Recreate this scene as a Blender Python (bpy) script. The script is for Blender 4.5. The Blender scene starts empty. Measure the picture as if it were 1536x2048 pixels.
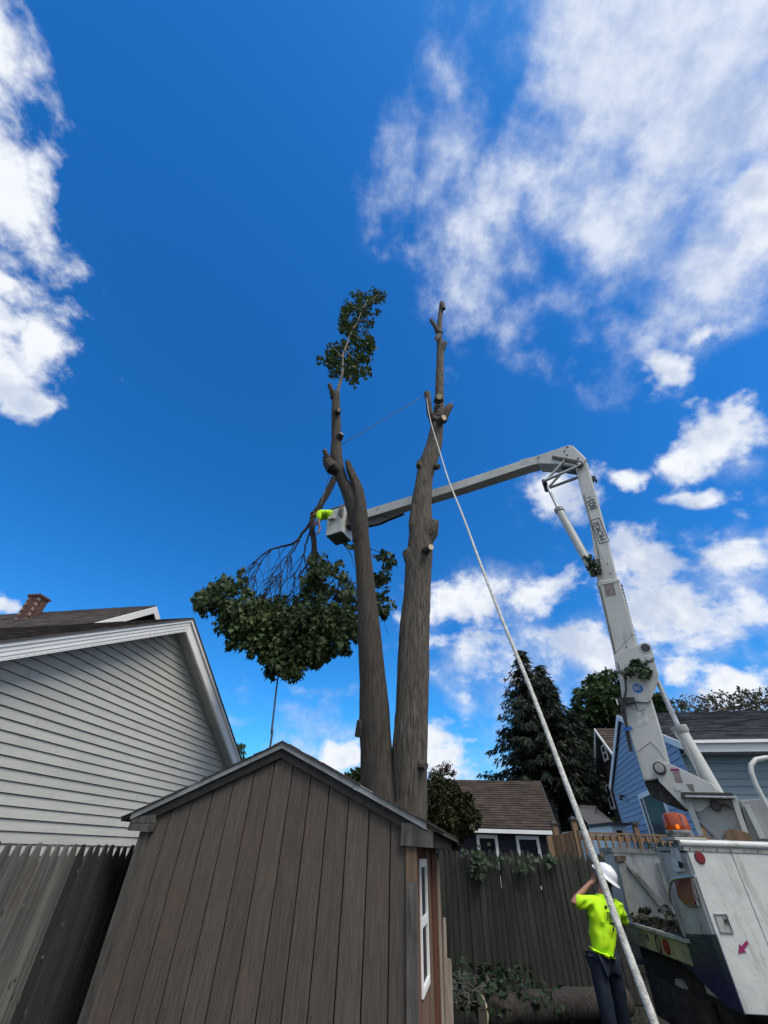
import bpy, bmesh, math, random
from mathutils import Vector, Matrix, noise
import numpy as np
R = math.radians
rnd = random.Random(7)
sc = bpy.context.scene
col = sc.collection

# ------------------------------------------------------------------ camera
FOC = 808.0; PITCH = R(40); ROLL = math.asin(.0384); EYE = Vector((0, 0, 1.85))
_r0 = Vector((1, 0, 0)); FW = Vector((0, math.cos(PITCH), math.sin(PITCH))); _u0 = Vector((0, -math.sin(PITCH), math.cos(PITCH)))
RT = _r0*math.cos(ROLL) + _u0*math.sin(ROLL); UP = _u0*math.cos(ROLL) - _r0*math.sin(ROLL)
cd = bpy.data.cameras.new('camera'); cam = bpy.data.objects.new('camera', cd); col.objects.link(cam)
cd.sensor_fit = 'VERTICAL'; cd.sensor_height = 36; cd.lens = FOC/2048*36; cd.clip_start = .05; cd.clip_end = 2000
cam.matrix_world = Matrix((( RT.x, UP.x, -FW.x, EYE.x), (RT.y, UP.y, -FW.y, EYE.y), (RT.z, UP.z, -FW.z, EYE.z), (0, 0, 0, 1)))
sc.camera = cam

# survey helpers: a direction seen in the photograph -> a point of the place
def ray(px, py): return FW + RT*((px-768)/FOC) - UP*((py-1024)/FOC)
def at(px, py, Y):
    d = ray(px, py); return EYE + d*(Y/d.y)
def hd(deg): return Vector((math.sin(R(deg)), math.cos(R(deg)), 0))      # heading, clockwise from +Y
def pl(px, py, P, ang):
    n = hd(ang+90); d = ray(px, py); return EYE + d*((P-EYE).dot(n)/d.dot(n))

# ------------------------------------------------------------------ light
SUN_EL, SUN_AZ = 56.0, 138.0     # azimuth clockwise from the camera's heading
sc.view_settings.view_transform = 'Standard'; sc.view_settings.look = 'None'; sc.view_settings.gamma = 1
sc.view_settings.use_curve_mapping = False; sc.view_settings.exposure = 0.8
sc.cycles.use_adaptive_sampling = True; sc.cycles.adaptive_threshold = .02; sc.cycles.adaptive_min_samples = 24
sc.cycles.max_bounces = 6; sc.cycles.diffuse_bounces = 3; sc.cycles.transparent_max_bounces = 8
try: sc.cycles.use_denoising = True
except Exception: pass
sl = bpy.data.lights.new('sun', 'SUN'); so = bpy.data.objects.new('sun', sl); col.objects.link(so)
sl.energy = 2.1; sl.angle = R(32); sl.color = (1, .92, .80)
_sd = Vector((math.sin(R(SUN_AZ))*math.cos(R(SUN_EL)), math.cos(R(SUN_AZ))*math.cos(R(SUN_EL)), math.sin(R(SUN_EL))))
so.rotation_euler = (-_sd).to_track_quat('-Z', 'Y').to_euler()

W = bpy.data.worlds.new('World'); sc.world = W; W.use_nodes = True
wn, wl = W.node_tree.nodes, W.node_tree.links
wn.clear()
def N(tree, t, **k):
    n = tree.nodes.new(t)
    for a, b in k.items(): setattr(n, a, b)
    return n
def wmath(op, a, b=None, c=None, clamp=False):
    n = N(W.node_tree, 'ShaderNodeMath', operation=op, use_clamp=clamp)
    for i, x in enumerate((a, b, c)):
        if x is None: continue
        if isinstance(x, (int, float)): n.inputs[i].default_value = x
        else: wl.new(x, n.inputs[i])
    return n.outputs[0]
def wmap(x, a, b, c, d, smooth=True):
    n = N(W.node_tree, 'ShaderNodeMapRange'); n.interpolation_type = 'SMOOTHSTEP' if smooth else 'LINEAR'
    wl.new(x, n.inputs[0])
    for i, v in zip((1, 2, 3, 4), (a, b, c, d)): n.inputs[i].default_value = v
    return n.outputs[0]
def wmix(f, a, b):
    n = N(W.node_tree, 'ShaderNodeMix', data_type='RGBA')
    wl.new(f, n.inputs[0])
    for i, x in ((6, a), (7, b)):
        if isinstance(x, tuple): n.inputs[i].default_value = x+(1,)
        else: wl.new(x, n.inputs[i])
    return n.outputs[2]
def wnoise(vec, scale, detail, rough=.55, dist=0.0):
    n = N(W.node_tree, 'ShaderNodeTexNoise'); wl.new(vec, n.inputs['Vector'])
    n.inputs['Scale'].default_value = scale; n.inputs['Detail'].default_value = detail
    n.inputs['Roughness'].default_value = rough; n.inputs['Distortion'].default_value = dist
    return n
sky = N(W.node_tree, 'ShaderNodeTexSky', sky_type='NISHITA'); sky.sun_disc = False
sky.sun_elevation = R(SUN_EL); sky.sun_rotation = R(SUN_AZ); sky.altitude = 100; sky.air_density = 1.0; sky.dust_density = .4; sky.ozone_density = 3.0
hsv = N(W.node_tree, 'ShaderNodeHueSaturation'); hsv.inputs['Saturation'].default_value = 1.3; hsv.inputs['Value'].default_value = .95
wl.new(sky.outputs[0], hsv.inputs['Color'])
tc = N(W.node_tree, 'ShaderNodeTexCoord'); DIR = tc.outputs['Generated']
# noise on a cloud layer overhead: horizontal direction divided by height, so clouds flatten towards the horizon
sep = N(W.node_tree, 'ShaderNodeSeparateXYZ'); wl.new(DIR, sep.inputs[0])
zz = wmath('ADD', wmath('MAXIMUM', sep.outputs[2], 0.0), .22)
comb = N(W.node_tree, 'ShaderNodeCombineXYZ')
wl.new(wmath('DIVIDE', sep.outputs[0], zz), comb.inputs[0]); wl.new(wmath('DIVIDE', sep.outputs[1], zz), comb.inputs[1])
wl.new(wmath('MULTIPLY', sep.outputs[2], 1.6), comb.inputs[2])
LAY = comb.outputs[0]
# warped direction for the cloud banks' outlines
nw = wnoise(DIR, 5.0, 4, .6)
vm = N(W.node_tree, 'ShaderNodeVectorMath', operation='SUBTRACT'); wl.new(nw.outputs['Color'], vm.inputs[0]); vm.inputs[1].default_value = (.5, .5, .5)
vs = N(W.node_tree, 'ShaderNodeVectorMath', operation='SCALE'); wl.new(vm.outputs[0], vs.inputs[0]); vs.inputs['Scale'].default_value = .16
va = N(W.node_tree, 'ShaderNodeVectorMath', operation='ADD'); wl.new(DIR, va.inputs[0]); wl.new(vs.outputs[0], va.inputs[1])
WDIR = va.outputs[0]
def bank(px, py, rx, ry, rot, w=1.0):
    """one cloud bank: an elliptical region of the sky round a direction, fading outwards"""
    c = ray(px, py).normalized(); a = R(rot)
    e1 = ray(px+rx*math.cos(a), py+rx*math.sin(a)).normalized()-c; e2 = ray(px-ry*math.sin(a), py+ry*math.cos(a)).normalized()-c
    s1, s2 = e1.length, e2.length; x = e1.normalized(); y = (e2-x*e2.dot(x)).normalized(); z = x.cross(y)
    m = Matrix((x, y, z)).transposed()
    mp = N(W.node_tree, 'ShaderNodeMapping', vector_type='TEXTURE'); wl.new(WDIR, mp.inputs[0])
    mp.inputs['Location'].default_value = c; mp.inputs['Rotation'].default_value = m.to_euler(); mp.inputs['Scale'].default_value = (s1, s2, max(s1, s2))
    ln = N(W.node_tree, 'ShaderNodeVectorMath', operation='LENGTH'); wl.new(mp.outputs[0], ln.inputs[0])
    return wmap(ln.outputs['Value'], 1.7, .25, 0, w, False)
def banks(lst):
    o = None
    for b in lst:
        v = bank(*b); o = v if o is None else wmath('MAXIMUM', o, v)
    return o
CUM = [  # bright cumulus
 (-40, 330, 150, 230, 0), (-60, 60, 120, 150, 0), (85, 330, 50, 60, 0, .9), (-30, 640, 130, 140, 0), (70, 680, 55, 42, 0), (60, 795, 62, 38, 0), (20, 560, 50, 100, 0, .9),
 (1315, 738, 66, 44, -30, .85), (1390, 660, 60, 34, -40, .7), (1500, 380, 60, 50, 20, .7), (1520, 480, 50, 40, 20, .7), (1430, 890, 110, 55, -10), (1250, 955, 60, 28, 0, .8), (1400, 1000, 90, 26, 0, .75), (1120, 1000, 75, 55, 0, .9),
 (1290, 1130, 120, 60, 15), (1480, 1120, 90, 50, 0, .9), (1330, 1220, 170, 60, 5, .9), (1090, 1180, 110, 45, -20, .9), (920, 1220, 90, 60, -10, .95), (900, 1290, 90, 35, 0, .8),
 (1180, 1290, 130, 55, -5, .85), (1480, 1360, 90, 50, 0), (1380, 1330, 80, 40, 0, .7), (870, 1490, 62, 55, 0, 1.0), (690, 1510, 55, 34, 0, .95), (15, 1205, 45, 24, 0, .9),
 (1400, 1560, 300, 45, 2, .9), (1020, 1370, 90, 50, 0, .62)]
SOFT = [  # thin high sheet, upper right
 (1350, 130, 380, 270, 25, 1.4), (1210, 400, 290, 240, -40, 1.15), (1000, 450, 140, 270, 8, .78), (800, 340, 70, 130, 12, .85), (900, 300, 90, 170, 5, .95), (980, 560, 70, 130, 10, .95), (1150, 600, 130, 90, 0, .75), (1450, 480, 190, 280, 25, 1.1),
 (1290, 640, 90, 110, 40, .8), (1450, 900, 140, 60, -8, .75), (1380, 1180, 280, 140, 0, .85), (1000, 1200, 190, 90, -15, .8), (1150, 1300, 240, 90, 0, .9), (1450, 1400, 180, 70, 0, .85), (950, 1330, 110, 70, 0, .75), (1080, 1010, 90, 60, 0, .6), (560, 1500, 160, 40, 0, .6), (480, 1390, 70, 30, 0, .6), (1080, 730, 70, 45, 10, .6), (1000, 80, 110, 120, 0, .62), (600, 1420, 130, 30, 4, .58), (490, 1440, 60, 24, 3, .66), (620, 1380, 120, 18, 4, .5), (550, 1340, 60, 30, 0, .5),
 (250, 780, 30, 22, 20, .4), (1500, 620, 40, 60, 0, .6), (980, 1350, 120, 120, 0, .55), (760, 1560, 1000, 110, 2, .72), (640, 1450, 150, 70, 3, .62)]
cA = banks(CUM); cB = banks(SOFT)
n1 = wnoise(LAY, 6.5, 10, .6, .1).outputs[0]; n2 = wnoise(DIR, 4.6, 11, .57, .0).outputs[0]; n3 = wnoise(DIR, 11.0, 10, .60, .0).outputs[0]
# unseen part of the sky: cloud cover thickened to make the light less blue
view = N(W.node_tree, 'ShaderNodeVectorMath', operation='DOT_PRODUCT'); wl.new(DIR, view.inputs[0]); view.inputs[1].default_value = FW
else_ = wmath('MULTIPLY', wmap(view.outputs['Value'], .55, .35, 0, 1), wmap(wnoise(DIR, 1.7, 3).outputs[0], .30, .50, 0, 1.0))
cA2 = wmath('MAXIMUM', cA, else_)
nA = wmath('ADD', wmath('MULTIPLY', n3, .55), wmath('MULTIPLY', n1, .45)); nB = wmath('ADD', wmath('MULTIPLY', n2, .6), wmath('MULTIPLY', n3, .4))
sA = wmath('ADD', cA2, wmath('MULTIPLY', wmath('SUBTRACT', nA, .5), 2.7)); sB = wmath('ADD', cB, wmath('MULTIPLY', wmath('SUBTRACT', nB, .5), 3.0))
dA = wmath('MULTIPLY', wmap(sA, .32, .84, 0, 1), wmap(cA2, .02, .15, 0, 1)); dB = wmath('MULTIPLY', wmap(sB, .26, 1.20, 0, .95), wmap(cB, .02, .2, 0, 1))
colA = wmix(wmap(wmath('SUBTRACT', wmath('MULTIPLY', n2, 1.6), wmath('MULTIPLY', sA, .12)), .50, .80, 0, 1), (3.1, 3.6, 4.6), (5.3, 5.5, 5.8))
colB = wmix(wmap(wmath('ADD', n3, wmath('MULTIPLY', sB, .12)), .42, .82, 0, 1), (2.5, 3.1, 4.5), (4.5, 4.85, 5.5))
air = N(W.node_tree, 'ShaderNodeVectorMath', operation='MULTIPLY'); wl.new(hsv.outputs[0], air.inputs[0]); air.inputs[1].default_value = (.36, .92, 1.18)
c1 = wmix(dB, air.outputs[0], colB); c2 = wmix(dA, c1, colA)
bg = N(W.node_tree, 'ShaderNodeBackground'); bg.inputs['Strength'].default_value = .1; wl.new(c2, bg.inputs[0])
wo = N(W.node_tree, 'ShaderNodeOutputWorld'); wl.new(bg.outputs[0], wo.inputs[0])
W.cycles.sampling_method = 'MANUAL'; W.cycles.sample_map_resolution = 512

# ------------------------------------------------------------------ mesh helpers
ORG = {}            # world position of every root, so that meshes can be written in world coordinates
def tag(o, label=None, cat=None, group=None, kind=None):
    if label: o['label'] = label
    if cat: o['category'] = cat
    if group: o['group'] = group
    if kind: o['kind'] = kind
    return o
def thing(name, label, cat, loc, group=None):
    o = bpy.data.objects.new(name, None); col.objects.link(o); o.location = loc; o.empty_display_size = .2
    ORG[o] = Vector(loc); return tag(o, label, cat, group)
def adopt(o, parent):
    if parent is not None:
        o.parent = parent; o.matrix_parent_inverse = Matrix.Translation(-ORG.get(parent, Vector()))
class MB:
    def __init__(s): s.v = []; s.f = []; s.m = []
    def add(s, vs, fs, mi=0):
        k = len(s.v); s.v += [tuple(x) for x in vs]; s.f += [tuple(i+k for i in f) for f in fs]; s.m += [mi]*len(fs); return s
    def obox(s, p, a, b, c, mi=0):
        p, a, b, c = Vector(p), Vector(a), Vector(b), Vector(c)
        vs = [p, p+a, p+a+b, p+b, p+c, p+a+c, p+a+b+c, p+b+c]
        return s.add(vs, [(0, 3, 2, 1), (4, 5, 6, 7), (0, 1, 5, 4), (1, 2, 6, 5), (2, 3, 7, 6), (3, 0, 4, 7)], mi)
    def cbox(s, c, a, b, d, mi=0):     # centre and full edge vectors
        a, b, d = Vector(a), Vector(b), Vector(d); return s.obox(Vector(c)-a/2-b/2-d/2, a, b, d, mi)
    def prism(s, poly, vec, mi=0):
        n = len(poly); vec = Vector(vec); vs = [Vector(p) for p in poly]+[Vector(p)+vec for p in poly]
        return s.add(vs, [tuple(range(n))[::-1], tuple(range(n, 2*n))]+[(i, (i+1) % n, n+(i+1) % n, n+i) for i in range(n)], mi)
    def tube(s, pts, rad, n=10, mi=0, cap=True, wob=None):
        pts = [Vector(p) for p in pts]; k0 = len(s.v)
        if isinstance(rad, (int, float)): rad = [rad]*len(pts)
        t = (pts[1]-pts[0]).normalized(); ref = Vector((0, 0, 1)) if abs(t.z) < .9 else Vector((1, 0, 0))
        x = t.cross(ref).normalized()
        for i, p in enumerate(pts):
            t = (pts[min(i+1, len(pts)-1)]-pts[max(i-1, 0)]).normalized()
            x = (x-t*x.dot(t)).normalized(); y = t.cross(x)
            for j in range(n):
                a = 2*math.pi*j/n; r = rad[i]*(wob(i, j, p, x*math.cos(a)+y*math.sin(a)) if wob else 1)
                s.v.append(tuple(p+(x*math.cos(a)+y*math.sin(a))*r))
        for i in range(len(pts)-1):
            for j in range(n):
                a, b = k0+i*n+j, k0+i*n+(j+1) % n; s.f.append((a, b, b+n, a+n)); s.m.append(mi)
        if cap:
            s.f.append(tuple(range(k0, k0+n))[::-1]); s.m.append(mi)
            e = k0+(len(pts)-1)*n; s.f.append(tuple(range(e, e+n))); s.m.append(mi)
        return s
    def disc(s, c, nrm, r, depth, n=20, mi=0):
        nrm = Vector(nrm).normalized(); return s.tube([Vector(c), Vector(c)+nrm*depth], r, n, mi)
    def build(s, name, mats, parent=None, smooth=False, bevel=0, fix=True):
        me = bpy.data.meshes.new(name); me.from_pydata(s.v, [], s.f)
        if not isinstance(mats, (list, tuple)): mats = [mats]
        for m in mats: me.materials.append(m)
        if len(mats) > 1: me.polygons.foreach_set('material_index', s.m)
        if fix:
            bm = bmesh.new(); bm.from_mesh(me); bmesh.ops.recalc_face_normals(bm, faces=bm.faces)
            if bevel: bmesh.ops.bevel(bm, geom=[e for e in bm.edges if len(e.link_faces) == 2 and e.calc_face_angle(0) > .6], offset=bevel, segments=2, affect='EDGES', profile=.5)
            bm.to_mesh(me); bm.free()
        if smooth:
            me.polygons.foreach_set('use_smooth', [True]*len(me.polygons))
            if smooth != 'all':
                me.set_sharp_from_angle(angle=R(40))
        me.update()
        o = bpy.data.objects.new(name, me); col.objects.link(o); adopt(o, parent); return o

# ------------------------------------------------------------------ materials
def mat(name, c, rough=.7, c2=None, scale=(6, 6, 6), lo=.35, hi=.65, bump=0.0, bdist=.02, bscale=None, metal=0.0, detail=6, isl=0.0, spec=.4, obj_rand=0.0, dist=0.0, c3=None, s3=(2, 2, 2), lo3=.55, hi3=.7, trans=0.0, coat=0.0):
    m = bpy.data.materials.new(name); m.use_nodes = True; t = m.node_tree; b = t.nodes['Principled BSDF']; L = t.links
    b.inputs['Roughness'].default_value = rough; b.inputs['Metallic'].default_value = metal; b.inputs['Specular IOR Level'].default_value = spec
    if trans: b.inputs['Transmission Weight'].default_value = trans
    if coat: b.inputs['Coat Weight'].default_value = coat
    b.inputs['Base Color'].default_value = tuple(c)+(1,)
    tcn = t.nodes.new('ShaderNodeTexCoord'); vec = tcn.outputs['Object']
    if obj_rand:
        oi = t.nodes.new('ShaderNodeObjectInfo'); ad = t.nodes.new('ShaderNodeVectorMath'); ad.operation = 'MULTIPLY_ADD'
        cb = t.nodes.new('ShaderNodeCombineXYZ')
        for i in range(3): L.new(oi.outputs['Random'], cb.inputs[i])
        L.new(cb.outputs[0], ad.inputs[0]); ad.inputs[1].default_value = (37, 53, 71); L.new(vec, ad.inputs[2]); vec = ad.outputs[0]
    def noi(sc_, det, d=0.0):
        mp = t.nodes.new('ShaderNodeMapping'); L.new(vec, mp.inputs[0]); mp.inputs['Scale'].default_value = sc_
        n = t.nodes.new('ShaderNodeTexNoise'); L.new(mp.outputs[0], n.inputs['Vector']); n.inputs['Scale'].default_value = 1; n.inputs['Detail'].default_value = det
        n.inputs['Roughness'].default_value = .6; n.inputs['Distortion'].default_value = d; return n.outputs[0]
    out = None
    def rng(x, a, z):
        r = t.nodes.new('ShaderNodeMapRange'); L.new(x, r.inputs[0]); r.inputs[1].default_value = a; r.inputs[2].default_value = z; return r.outputs[0]
    def mx(f, a, z):
        q = t.nodes.new('ShaderNodeMix'); q.data_type = 'RGBA'; L.new(f, q.inputs[0])
        for i, v in ((6, a), (7, z)):
            if isinstance(v, (tuple, list)): q.inputs[i].default_value = tuple(v)+(1,)
            else: L.new(v, q.inputs[i])
        return q.outputs[2]
    if c2 is not None: out = mx(rng(noi(scale, detail, dist), lo, hi), c, c2)
    if c3 is not None: out = mx(rng(noi(s3, 5, .5), lo3, hi3), out if out is not None else c, c3)
    if isl or obj_rand:
        src = None
        if isl: g = t.nodes.new('ShaderNodeNewGeometry'); src = g.outputs['Random Per Island']; amt = isl
        else: src = oi.outputs['Random']; amt = obj_rand
        mr = t.nodes.new('ShaderNodeMapRange'); L.new(src, mr.inputs[0]); mr.inputs[3].default_value = 1-amt; mr.inputs[4].default_value = 1+amt
        sc_ = t.nodes.new('ShaderNodeVectorMath'); sc_.operation = 'SCALE'; L.new(mr.outputs[0], sc_.inputs['Scale'])
        if out is not None: L.new(out, sc_.inputs[0])
        else: sc_.inputs[0].default_value = c
        out = sc_.outputs[0]
    if out is not None: L.new(out, b.inputs['Base Color'])
    if bump:
        bp = t.nodes.new('ShaderNodeBump'); bp.inputs['Strength'].default_value = bump; bp.inputs['Distance'].default_value = bdist
        L.new(noi(bscale or scale, 8, dist), bp.inputs['Height']); L.new(bp.outputs[0], b.inputs['Normal'])
    return m
M = {}
M['vinyl'] = mat('vinyl_siding', (.45, .46, .43), .55, (.41, .42, .395), (1.2, 1.2, 3), bump=.25, bdist=.03, bscale=(1.6, 1.6, 9), obj_rand=.045, c3=(.33, .345, .32), s3=(2.5, 2.5, .9), lo3=.58, hi3=.9)
M['trim'] = mat('white_trim', (.84, .85, .85), .45, (.78, .80, .80), (2, 2, 2))
M['soffit'] = mat('soffit', (.42, .44, .43), .6)
M['shingle_brown'] = mat('brown_shingle', (.075, .058, .048), .95, (.045, .038, .036), (9, 9, 9), bump=.5, bscale=(90, 90, 90), isl=.35)
M['shingle_dark'] = mat('dark_shingle', (.06, .065, .075), .95, (.04, .045, .052), (9, 9, 9), bump=.5, bscale=(60, 60, 60), isl=.3)
M['shingle_red'] = mat('worn_brown_shingle', (.058, .041, .031), .95, (.034, .026, .021), (3, 3, 3), isl=.28)
M['shedwood'] = mat('weathered_brown_plywood', (.104, .086, .072), .85, (.066, .055, .047), (70, 70, 4.5), .36, .64, bump=.5, bscale=(110, 110, 5), detail=12, obj_rand=.1, c3=(.125, .078, .052), s3=(3.2, 3.2, 1.5), lo3=.55, hi3=.95)
M['shedgrey'] = mat('grey_weathered_board', (.115, .105, .092), .85, (.045, .043, .040), (22, 22, 3.5), bump=.4, bscale=(120, 120, 8), obj_rand=.15)
M['shedtan'] = mat('tan_weathered_board', (.17, .115, .075), .85, (.10, .065, .045), (25, 25, 2), bump=.3, bscale=(120, 120, 6))
M['shedred'] = mat('red_brown_board', (.16, .07, .04), .8, (.09, .04, .028), (20, 20, 1.5), bump=.3, bscale=(100, 100, 5), obj_rand=.2)
M['paleboard'] = mat('pale_bare_board', (.36, .32, .28), .85, (.22, .18, .15), (30, 30, 2))
M['black'] = mat('black_gap', (.012, .012, .012), .9)
M['dark'] = mat('dark_metal', (.03, .03, .032), .5, (.05, .045, .04), (12, 12, 12))
M['drip'] = mat('metal_drip_edge', (.27, .285, .29), .5, (.17, .18, .18), (4, 4, 4), c3=(.09, .08, .07), s3=(9, 9, 9), lo3=.55, hi3=.75)
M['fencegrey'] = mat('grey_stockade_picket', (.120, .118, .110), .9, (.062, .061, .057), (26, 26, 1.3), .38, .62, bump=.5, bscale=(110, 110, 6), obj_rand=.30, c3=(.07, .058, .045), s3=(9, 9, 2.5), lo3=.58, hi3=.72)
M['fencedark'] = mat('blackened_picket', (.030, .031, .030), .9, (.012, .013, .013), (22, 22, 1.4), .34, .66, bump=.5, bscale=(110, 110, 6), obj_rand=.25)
M['fenceback'] = mat('mossy_stockade_picket', (.042, .045, .038), .95, (.016, .018, .016), (18, 18, 1.3), .34, .66, bump=.5, bscale=(90, 90, 5), obj_rand=.28)
M['fencebrown'] = mat('brown_privacy_board', (.13, .085, .052), .85, (.07, .05, .035), (22, 22, 1.4), bump=.3, obj_rand=.12)
M['deckwood'] = mat('treated_deck_wood', (.22, .145, .085), .8, (.14, .09, .055), (16, 16, 3), obj_rand=.1)
M['bark'] = mat('furrowed_bark', (.122, .108, .090), .95, (.038, .033, .028), (42, 42, 3.0), .40, .60, bump=1.0, bdist=.035, bscale=(42, 42, 3.0), dist=.5, detail=7, c3=(.12, .113, .095), s3=(2.2, 2.2, 1.2), lo3=.6, hi3=.85)
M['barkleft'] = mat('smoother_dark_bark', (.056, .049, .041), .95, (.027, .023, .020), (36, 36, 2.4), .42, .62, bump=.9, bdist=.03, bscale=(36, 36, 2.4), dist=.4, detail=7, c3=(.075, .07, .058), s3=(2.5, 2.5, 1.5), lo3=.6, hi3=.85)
M['barkdark'] = mat('dark_limb_bark', (.034, .030, .029), .95, (.018, .017, .017), (20, 20, 6), bump=.6, bscale=(30, 30, 8))
M['barklight'] = mat('pale_smooth_limb_bark', (.20, .18, .15), .9, (.11, .10, .085), (16, 16, 5), bump=.4)
M['sprucebark'] = mat('spruce_bark', (.20, .175, .15), .95, (.11, .095, .085), (8, 8, 2.5), bump=.6)
M['cut'] = mat('fresh_cut_wood', (.82, .70, .52), .8, (.68, .52, .34), (30, 30, 30))
M['cutold'] = mat('weathered_cut_wood', (.24, .22, .19), .9, (.13, .12, .10), (20, 20, 20))
def leafmat(n, a, b, isl=.4):
    m = mat(n, a, .55, b, (3, 3, 3), isl=isl, spec=.3); t = m.node_tree; p = t.nodes['Principled BSDF']
    tr = t.nodes.new('ShaderNodeBsdfTranslucent'); ms = t.nodes.new('ShaderNodeMixShader'); ms.inputs[0].default_value = .22
    src = p.inputs['Base Color'].links[0].from_socket; t.links.new(src, tr.inputs[0])
    t.links.new(p.outputs[0], ms.inputs[1]); t.links.new(tr.outputs[0], ms.inputs[2]); t.links.new(ms.outputs[0], t.nodes['Material Output'].inputs[0]); return m
M['maple'] = leafmat('maple_leaf', (.070, .105, .032), (.022, .044, .015), .65)
M['mapletop'] = leafmat('upper_maple_leaf', (.080, .110, .020), (.030, .050, .012), .55)
M['cutleaf'] = leafmat('fresh_leaf', (.028, .058, .022), (.015, .034, .015))
M['spruce'] = leafmat('spruce_needle', (.017, .028, .012), (.008, .015, .007), .5)
M['broad'] = leafmat('broadleaf', (.050, .085, .025), (.028, .052, .018), .5)
M['bush'] = leafmat('bush_leaf', (.045, .052, .017), (.024, .030, .011), .5)
M['sparse'] = leafmat('thin_autumn_leaf', (.10, .105, .055), (.055, .06, .035), .5)
M['red'] = leafmat('red_autumn_leaf', (.13, .065, .06), (.09, .05, .045), .4)
M['whitepaint'] = mat('worn_white_truck_paint', (.52, .54, .53), .42, (.42, .445, .44), (1.6, 1.6, 1.6), bump=.5, bdist=.05, bscale=(2.2, 2.2, 1.6), c3=(.17, .145, .11), s3=(9, 9, 1.6), lo3=.54, hi3=.80, spec=.5)
M['boomwhite'] = mat('white_boom_paint', (.49, .505, .485), .45, (.41, .425, .41), (2.5, 2.5, 1.2), c3=(.19, .175, .15), s3=(7, 7, 2), lo3=.60, hi3=.88, spec=.5, bump=.2, bdist=.02, bscale=(3, 3, 3))
M['greypaint'] = mat('scuffed_grey_paint', (.36, .37, .36), .5, (.24, .25, .25), (5, 5, 3), c3=(.10, .08, .06), s3=(9, 9, 4), lo3=.58, hi3=.72)
M['dirtywhite'] = mat('dirty_white_paint', (.34, .35, .33), .6, (.19, .19, .175), (6, 6, 3), c3=(.10, .07, .05), s3=(12, 12, 5), lo3=.58, hi3=.72)
M['grime'] = mat('greasy_dark_underbody', (.018, .018, .016), .8, (.06, .056, .048), (9, 9, 9), .5, .75)
M['yellowbar'] = mat('dull_yellow_bumper_paint', (.30, .31, .17), .6, (.16, .17, .11), (6, 6, 6), c3=(.06, .06, .05), s3=(9, 9, 9), lo3=.6, hi3=.75)
M['chrome'] = mat('polished_metal', (.50, .50, .50), .32, (.3, .3, .3), (20, 20, 20), metal=.85)
M['rakewood'] = mat('near_black_rake_board', (.022, .022, .022), .85, (.011, .011, .011), (20, 20, 3))
M['rubber'] = mat('tyre_rubber', (.018, .018, .018), .85, bump=.2, bscale=(40, 40, 40))
M['navyplate'] = mat('navy_tread_plate', (.012, .014, .045), .35, (.022, .024, .06), (8, 8, 8), spec=.7)
M['redlens'] = mat('red_lens', (.15, .012, .014), .4)
M['bluesticker'] = mat('blue_decal', (.02, .12, .42), .5)
M['inkblack'] = mat('black_lettering', (.012, .013, .03), .6)
M['whitesticker'] = mat('white_decal', (.6, .62, .62), .5, (.35, .36, .37), (14, 14, 14))
M['greysticker'] = mat('faded_reddish_decal', (.24, .21, .20), .6, (.13, .11, .11), (20, 20, 20))
M['magenta'] = mat('magenta_sticker', (.22, .015, .10), .5)
M['bluesiding'] = mat('light_blue_siding', (.27, .38, .54), .55, (.24, .34, .49), (1.5, 1.5, 4), obj_rand=.03)
M['tealsiding'] = mat('grey_teal_siding', (.24, .33, .37), .55, (.20, .28, .32), (1.5, 1.5, 4), obj_rand=.03)
M['brownsiding'] = mat('dark_brown_siding', (.055, .038, .034), .8, (.035, .025, .023), (3, 3, 9), isl=.12)
M['duskysiding'] = mat('dark_purple_siding', (.035, .037, .055), .8, (.022, .024, .035), (3, 3, 9), isl=.12)
M['glass'] = mat('dark_window_glass', (.012, .016, .024), .4, spec=.12)
M['roofplain'] = mat('grey_roofing', (.07, .07, .075), .95)
M['brick'] = mat('chimney_brick', (.12, .05, .038), .9, (.06, .03, .026), (20, 20, 20), isl=.3)
M['mortar'] = mat('pale_mortar', (.25, .22, .19), .95)
M['bucketfloor'] = mat('grey_bucket_floor', (.10, .115, .105), .7)
M['ground'] = mat('dark_garden_soil', (.022, .020, .015), 1.0, (.011, .014, .008), (1.3, 1.3, 1.3), bump=1.0, bscale=(14, 14, 14))
M['grass'] = leafmat('grass_blade', (.040, .060, .020), (.025, .035, .014), .5)
M['debris'] = leafmat('wilted_leaf_litter', (.050, .052, .028), (.030, .030, .020), .6)
M['deadtwig'] = mat('dead_grey_twig', (.10, .10, .09), .9)
M['rope'] = mat('white_braided_rope', (.58, .58, .54), .8, (.40, .41, .38), (60, 60, 60), .42, .55, bump=.6, bscale=(160, 160, 160))
M['ropedark'] = mat('dark_rope', (.035, .04, .055), .8)
M['ropegreen'] = mat('grey_green_rope', (.16, .19, .17), .8)
M['hivis'] = mat('hi_vis_yellow_cotton', (.52, .90, .010), .8, (.46, .84, .008), (12, 12, 12), bump=.25, bscale=(24, 24, 10))
M['jeans'] = mat('dark_blue_denim', (.008, .015, .030), .9, (.014, .024, .045), (14, 14, 9), bump=.4, bscale=(20, 20, 12))
M['skin'] = mat('skin', (.30, .155, .105), .55, (.25, .12, .08), (12, 12, 12))
M['hat'] = mat('white_hard_hat_plastic', (.72, .75, .80), .3, spec=.6)
M['navy'] = mat('navy_cloth', (.015, .02, .07), .8)
M['hair'] = mat('dark_hair', (.02, .014, .01), .8)
M['boot'] = mat('brown_leather_boot', (.06, .035, .02), .7)
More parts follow.
